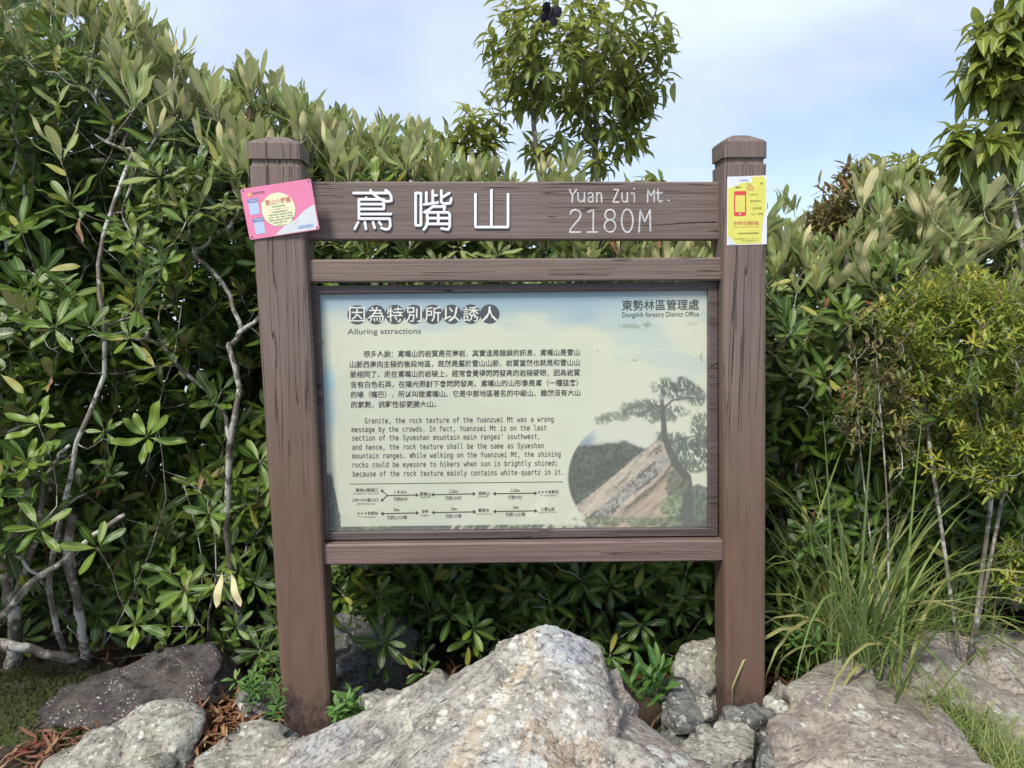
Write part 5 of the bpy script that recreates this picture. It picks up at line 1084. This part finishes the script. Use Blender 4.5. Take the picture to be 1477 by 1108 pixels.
def clump(name, label, base, n, ln, spread, lean=(.0, .5), cat='grass clump', maxobj=280, extra=600, part='blade'):
    e = thing(name, label, cat, base)
    VV, FF, AA, off = [], [], [], 0
    for i in range(n + extra):
        az = rng.uniform(0, 2 * math.pi); L_ = ln * rng.uniform(.45, 1.1) * (1 if i < n else .75); tl = rng.uniform(*lean); r_ = abs(rng.normal(0, spread)); a2 = rng.uniform(0, 6.28)
        if math.cos(az) < -.2: tl *= .35
        if math.cos(az) > .5: tl *= .6
        k = int(rng.integers(0, 16 if i < n else 22)); wz = .75 / max(L_ / .6, .5)
        M = Matrix.Translation((r_ * math.cos(a2), r_ * math.sin(a2), -.02)) @ Matrix.Rotation(az, 4, 'Z') @ Matrix.Rotation(tl, 4, 'Y') @ Matrix.Diagonal((L_, L_ * wz * (1 if i < n else .6), L_, 1))
        if i < min(n, maxobj):
            o = bpy.data.objects.new(part, BL[k][0]); COL.objects.link(o); o.parent = e; o.matrix_local = M
        else:
            A = np.array(M); v = BL[k][1] @ A[:3, :3].T + A[:3, 3]; VV.append(v); FF.append(BL[k][2] + off); a_ = BL[k][3].copy(); a_[:, 0] = np.clip(a_[:, 0] * .6 + rng.uniform(.2, .42), 0, 1); AA.append(a_); off += len(v)
    if VV:
        me = mesh('dry_blades', np.concatenate(VV), np.concatenate(FF), M_grass); with_attr(me, np.concatenate(AA)); link('undergrowth', me, e, kind='stuff')
gb = at(1228, 912, 2.38); gb[2] = float(gz(gb[0], gb[1])) + .05
clump('grass_clump', 'large clump of long arching grass blades behind the stone slabs, right of the sign', gb, 105, .95, .09, (.0, .40), extra=120)
gb2 = at(1370, 905, 2.62); gb2[2] = float(gz(gb2[0], gb2[1])) + .05
clump('grass_clump', 'smaller drier grass clump behind the grey slab, right of the large clump', gb2, 55, .5, .06, (.0, .6), extra=90)
gb3 = at(1185, 950, 2.5); gb3[2] = float(gz(gb3[0], gb3[1]))
clump('grass_clump', 'few loose grass blades close to the right side of the right post', gb3, 20, .5, .03, (.0, .45), extra=10)
gb4 = at(790, 930, 2.42); gb4[2] = float(gz(gb4[0], gb4[1]))
clump('grass_clump', 'thin upright grass blades behind the boulder peak under the sign', gb4, 22, .42, .05, (.0, .2), extra=6)
# short grass in the crack between the slabs
def tuft_line():
    VV, FF, AA, off = [], [], [], 0; path = [(1338, 985, 2.24), (1375, 1005, 2.16), (1400, 1030, 2.08), (1430, 1060, 1.98), (1470, 1085, 1.88), (1500, 1120, 1.75)]
    P = np.array([at(*p) for p in path])
    for i in range(900):
        t = rng.uniform(0, 1) ** .8 * (len(P) - 1.001); k = int(t); q = P[k] + (P[k + 1] - P[k]) * (t - k) + rng.normal(0, 1, 3) * [.03 + .01 * t, .03, 0]; q[2] -= .05
        M = Matrix.Translation(q) @ Matrix.Rotation(rng.uniform(0, 6.28), 4, 'Z') @ Matrix.Rotation(rng.uniform(.1, 1.1), 4, 'Y') @ Matrix.Diagonal((.13, .10, .13 * rng.uniform(.6, 1.1), 1))
        b = BL[int(rng.integers(0, 20))]; A = np.array(M); v = b[1] @ A[:3, :3].T + A[:3, 3]; VV.append(v); FF.append(b[2] + off); AA.append(b[3]); off += len(v)
    me = mesh('crack_grass', np.concatenate(VV), np.concatenate(FF), M_grass); with_attr(me, np.concatenate(AA))
    link('crack_grass', me, label='short matted grass growing along the crack between the two stone slabs', cat='grass', kind='stuff')
tuft_line()
# ------------------------------------------------------------------ leaf litter and moss
def litter():
    lib = leaflib('dry', M_dry); VV, FF, AA, off = [], [], [], 0
    for i in range(1300):
        c = [(290, 1020, 2.2, .22, .10), (200, 1045, 2.12, .25, .06), (320, 1060, 2.05, .10, .10), (60, 1085, 2.0, .2, .08), (350, 1000, 2.3, .12, .10), (720, 990, 2.5, .7, .15), (1120, 960, 2.4, .2, .12), (120, 960, 2.6, .5, .18)][int(rng.choice(8, p=[.26, .14, .14, .08, .12, .12, .06, .08]))]
        b = at(c[0], c[1], c[2]); x = b[0] + rng.normal(0, c[3]) * .6; y = b[1] + rng.normal(0, c[4]); z = float(gz(x, y)) + rng.uniform(.004, .035)
        az = rng.uniform(0, 6.28); t = rng.normal(0, .25); d = np.array([math.cos(az) * math.cos(t), math.sin(az) * math.cos(t), math.sin(t)]); sd_ = np.cross([0, 0, 1], d); sd_ /= np.linalg.norm(sd_); n = np.cross(d, sd_)
        v, f, a = lib[int(rng.integers(0, 14))][0]; ln = rng.uniform(.05, .095); VV.append(np.array([x, y, z]) + (v[:, :1] * d + v[:, 1:2] * sd_ * .75 + v[:, 2:] * n) * ln); FF.append(f + off); AA.append(a); off += len(v)
    me = mesh('leaf_litter', np.concatenate(VV), np.concatenate(FF), M_dry); with_attr(me, np.concatenate(AA))
    link('leaf_litter', me, label='scattered reddish brown fallen leaves on the soil among the rocks', cat='fallen leaves', kind='stuff')
litter()
# ------------------------------------------------------------------ butterfly
def butterfly():
    c = at(794, 19, 2.75); e = thing('butterfly', 'dark blue-black butterfly flying in front of the tree crown at the top', 'butterfly', c)
    M_w = plain('butterfly_wing', (.004, .005, .012), .6, .5, 60, .2); M_bd = plain('butterfly_body', (.02, .016, .018), .7)
    out = {'fore_wing': [(.0012, 0, .012), (.014, -.004, .026), (.030, -.010, .022), (.036, -.012, .008), (.032, -.010, -.006), (.018, -.004, -.008), (.0012, 0, -.004)],
           'hind_wing': [(.0012, 0, -.003), (.020, -.004, -.007), (.031, -.008, -.014), (.030, -.008, -.028), (.020, -.006, -.036), (.010, -.003, -.030), (.0012, 0, -.018)]}
    for nm, pts in out.items():
        for sg in (1, -1):
            P = np.array(pts) * [sg, 1, 1]; n = len(P); cen = P.mean(0) + [0, -.002, 0]; g = G()
            g.add(list(P) + [cen] + list(P + [0, .0006, 0]) + [cen + [0, .0006, 0]], [(i, (i + 1) % n, n) for i in range(n)] + [(n + 1 + (i + 1) % n, n + 1 + i, 2 * n + 1) for i in range(n)] + [(i, n + 1 + i, n + 1 + (i + 1) % n, (i + 1) % n) for i in range(n)])
            g.build(nm, M_w, e, smooth=False)
    g = G(); g.tube([(0, 0, -.024), (0, -.001, -.016), (0, -.002, -.004), (0, -.003, .008), (0, -.003, .013), (0, -.002, .018), (0, -.002, .021)], [.0008, .0022, .0026, .0032, .0020, .0026, .0008], 8); b = g.build('body', M_bd, e)
    for sg in (1, -1):
        g = G(); g.tube([(.001 * sg, -.002, .020), (.005 * sg, -.006, .028), (.010 * sg, -.009, .034)], [.0003, .0003, .0007], 5); g.build('antenna', M_bd, b)
    e.rotation_euler = (0.1, .25, .3); e.scale = (1.0, 1.15, 1.15)
butterfly()
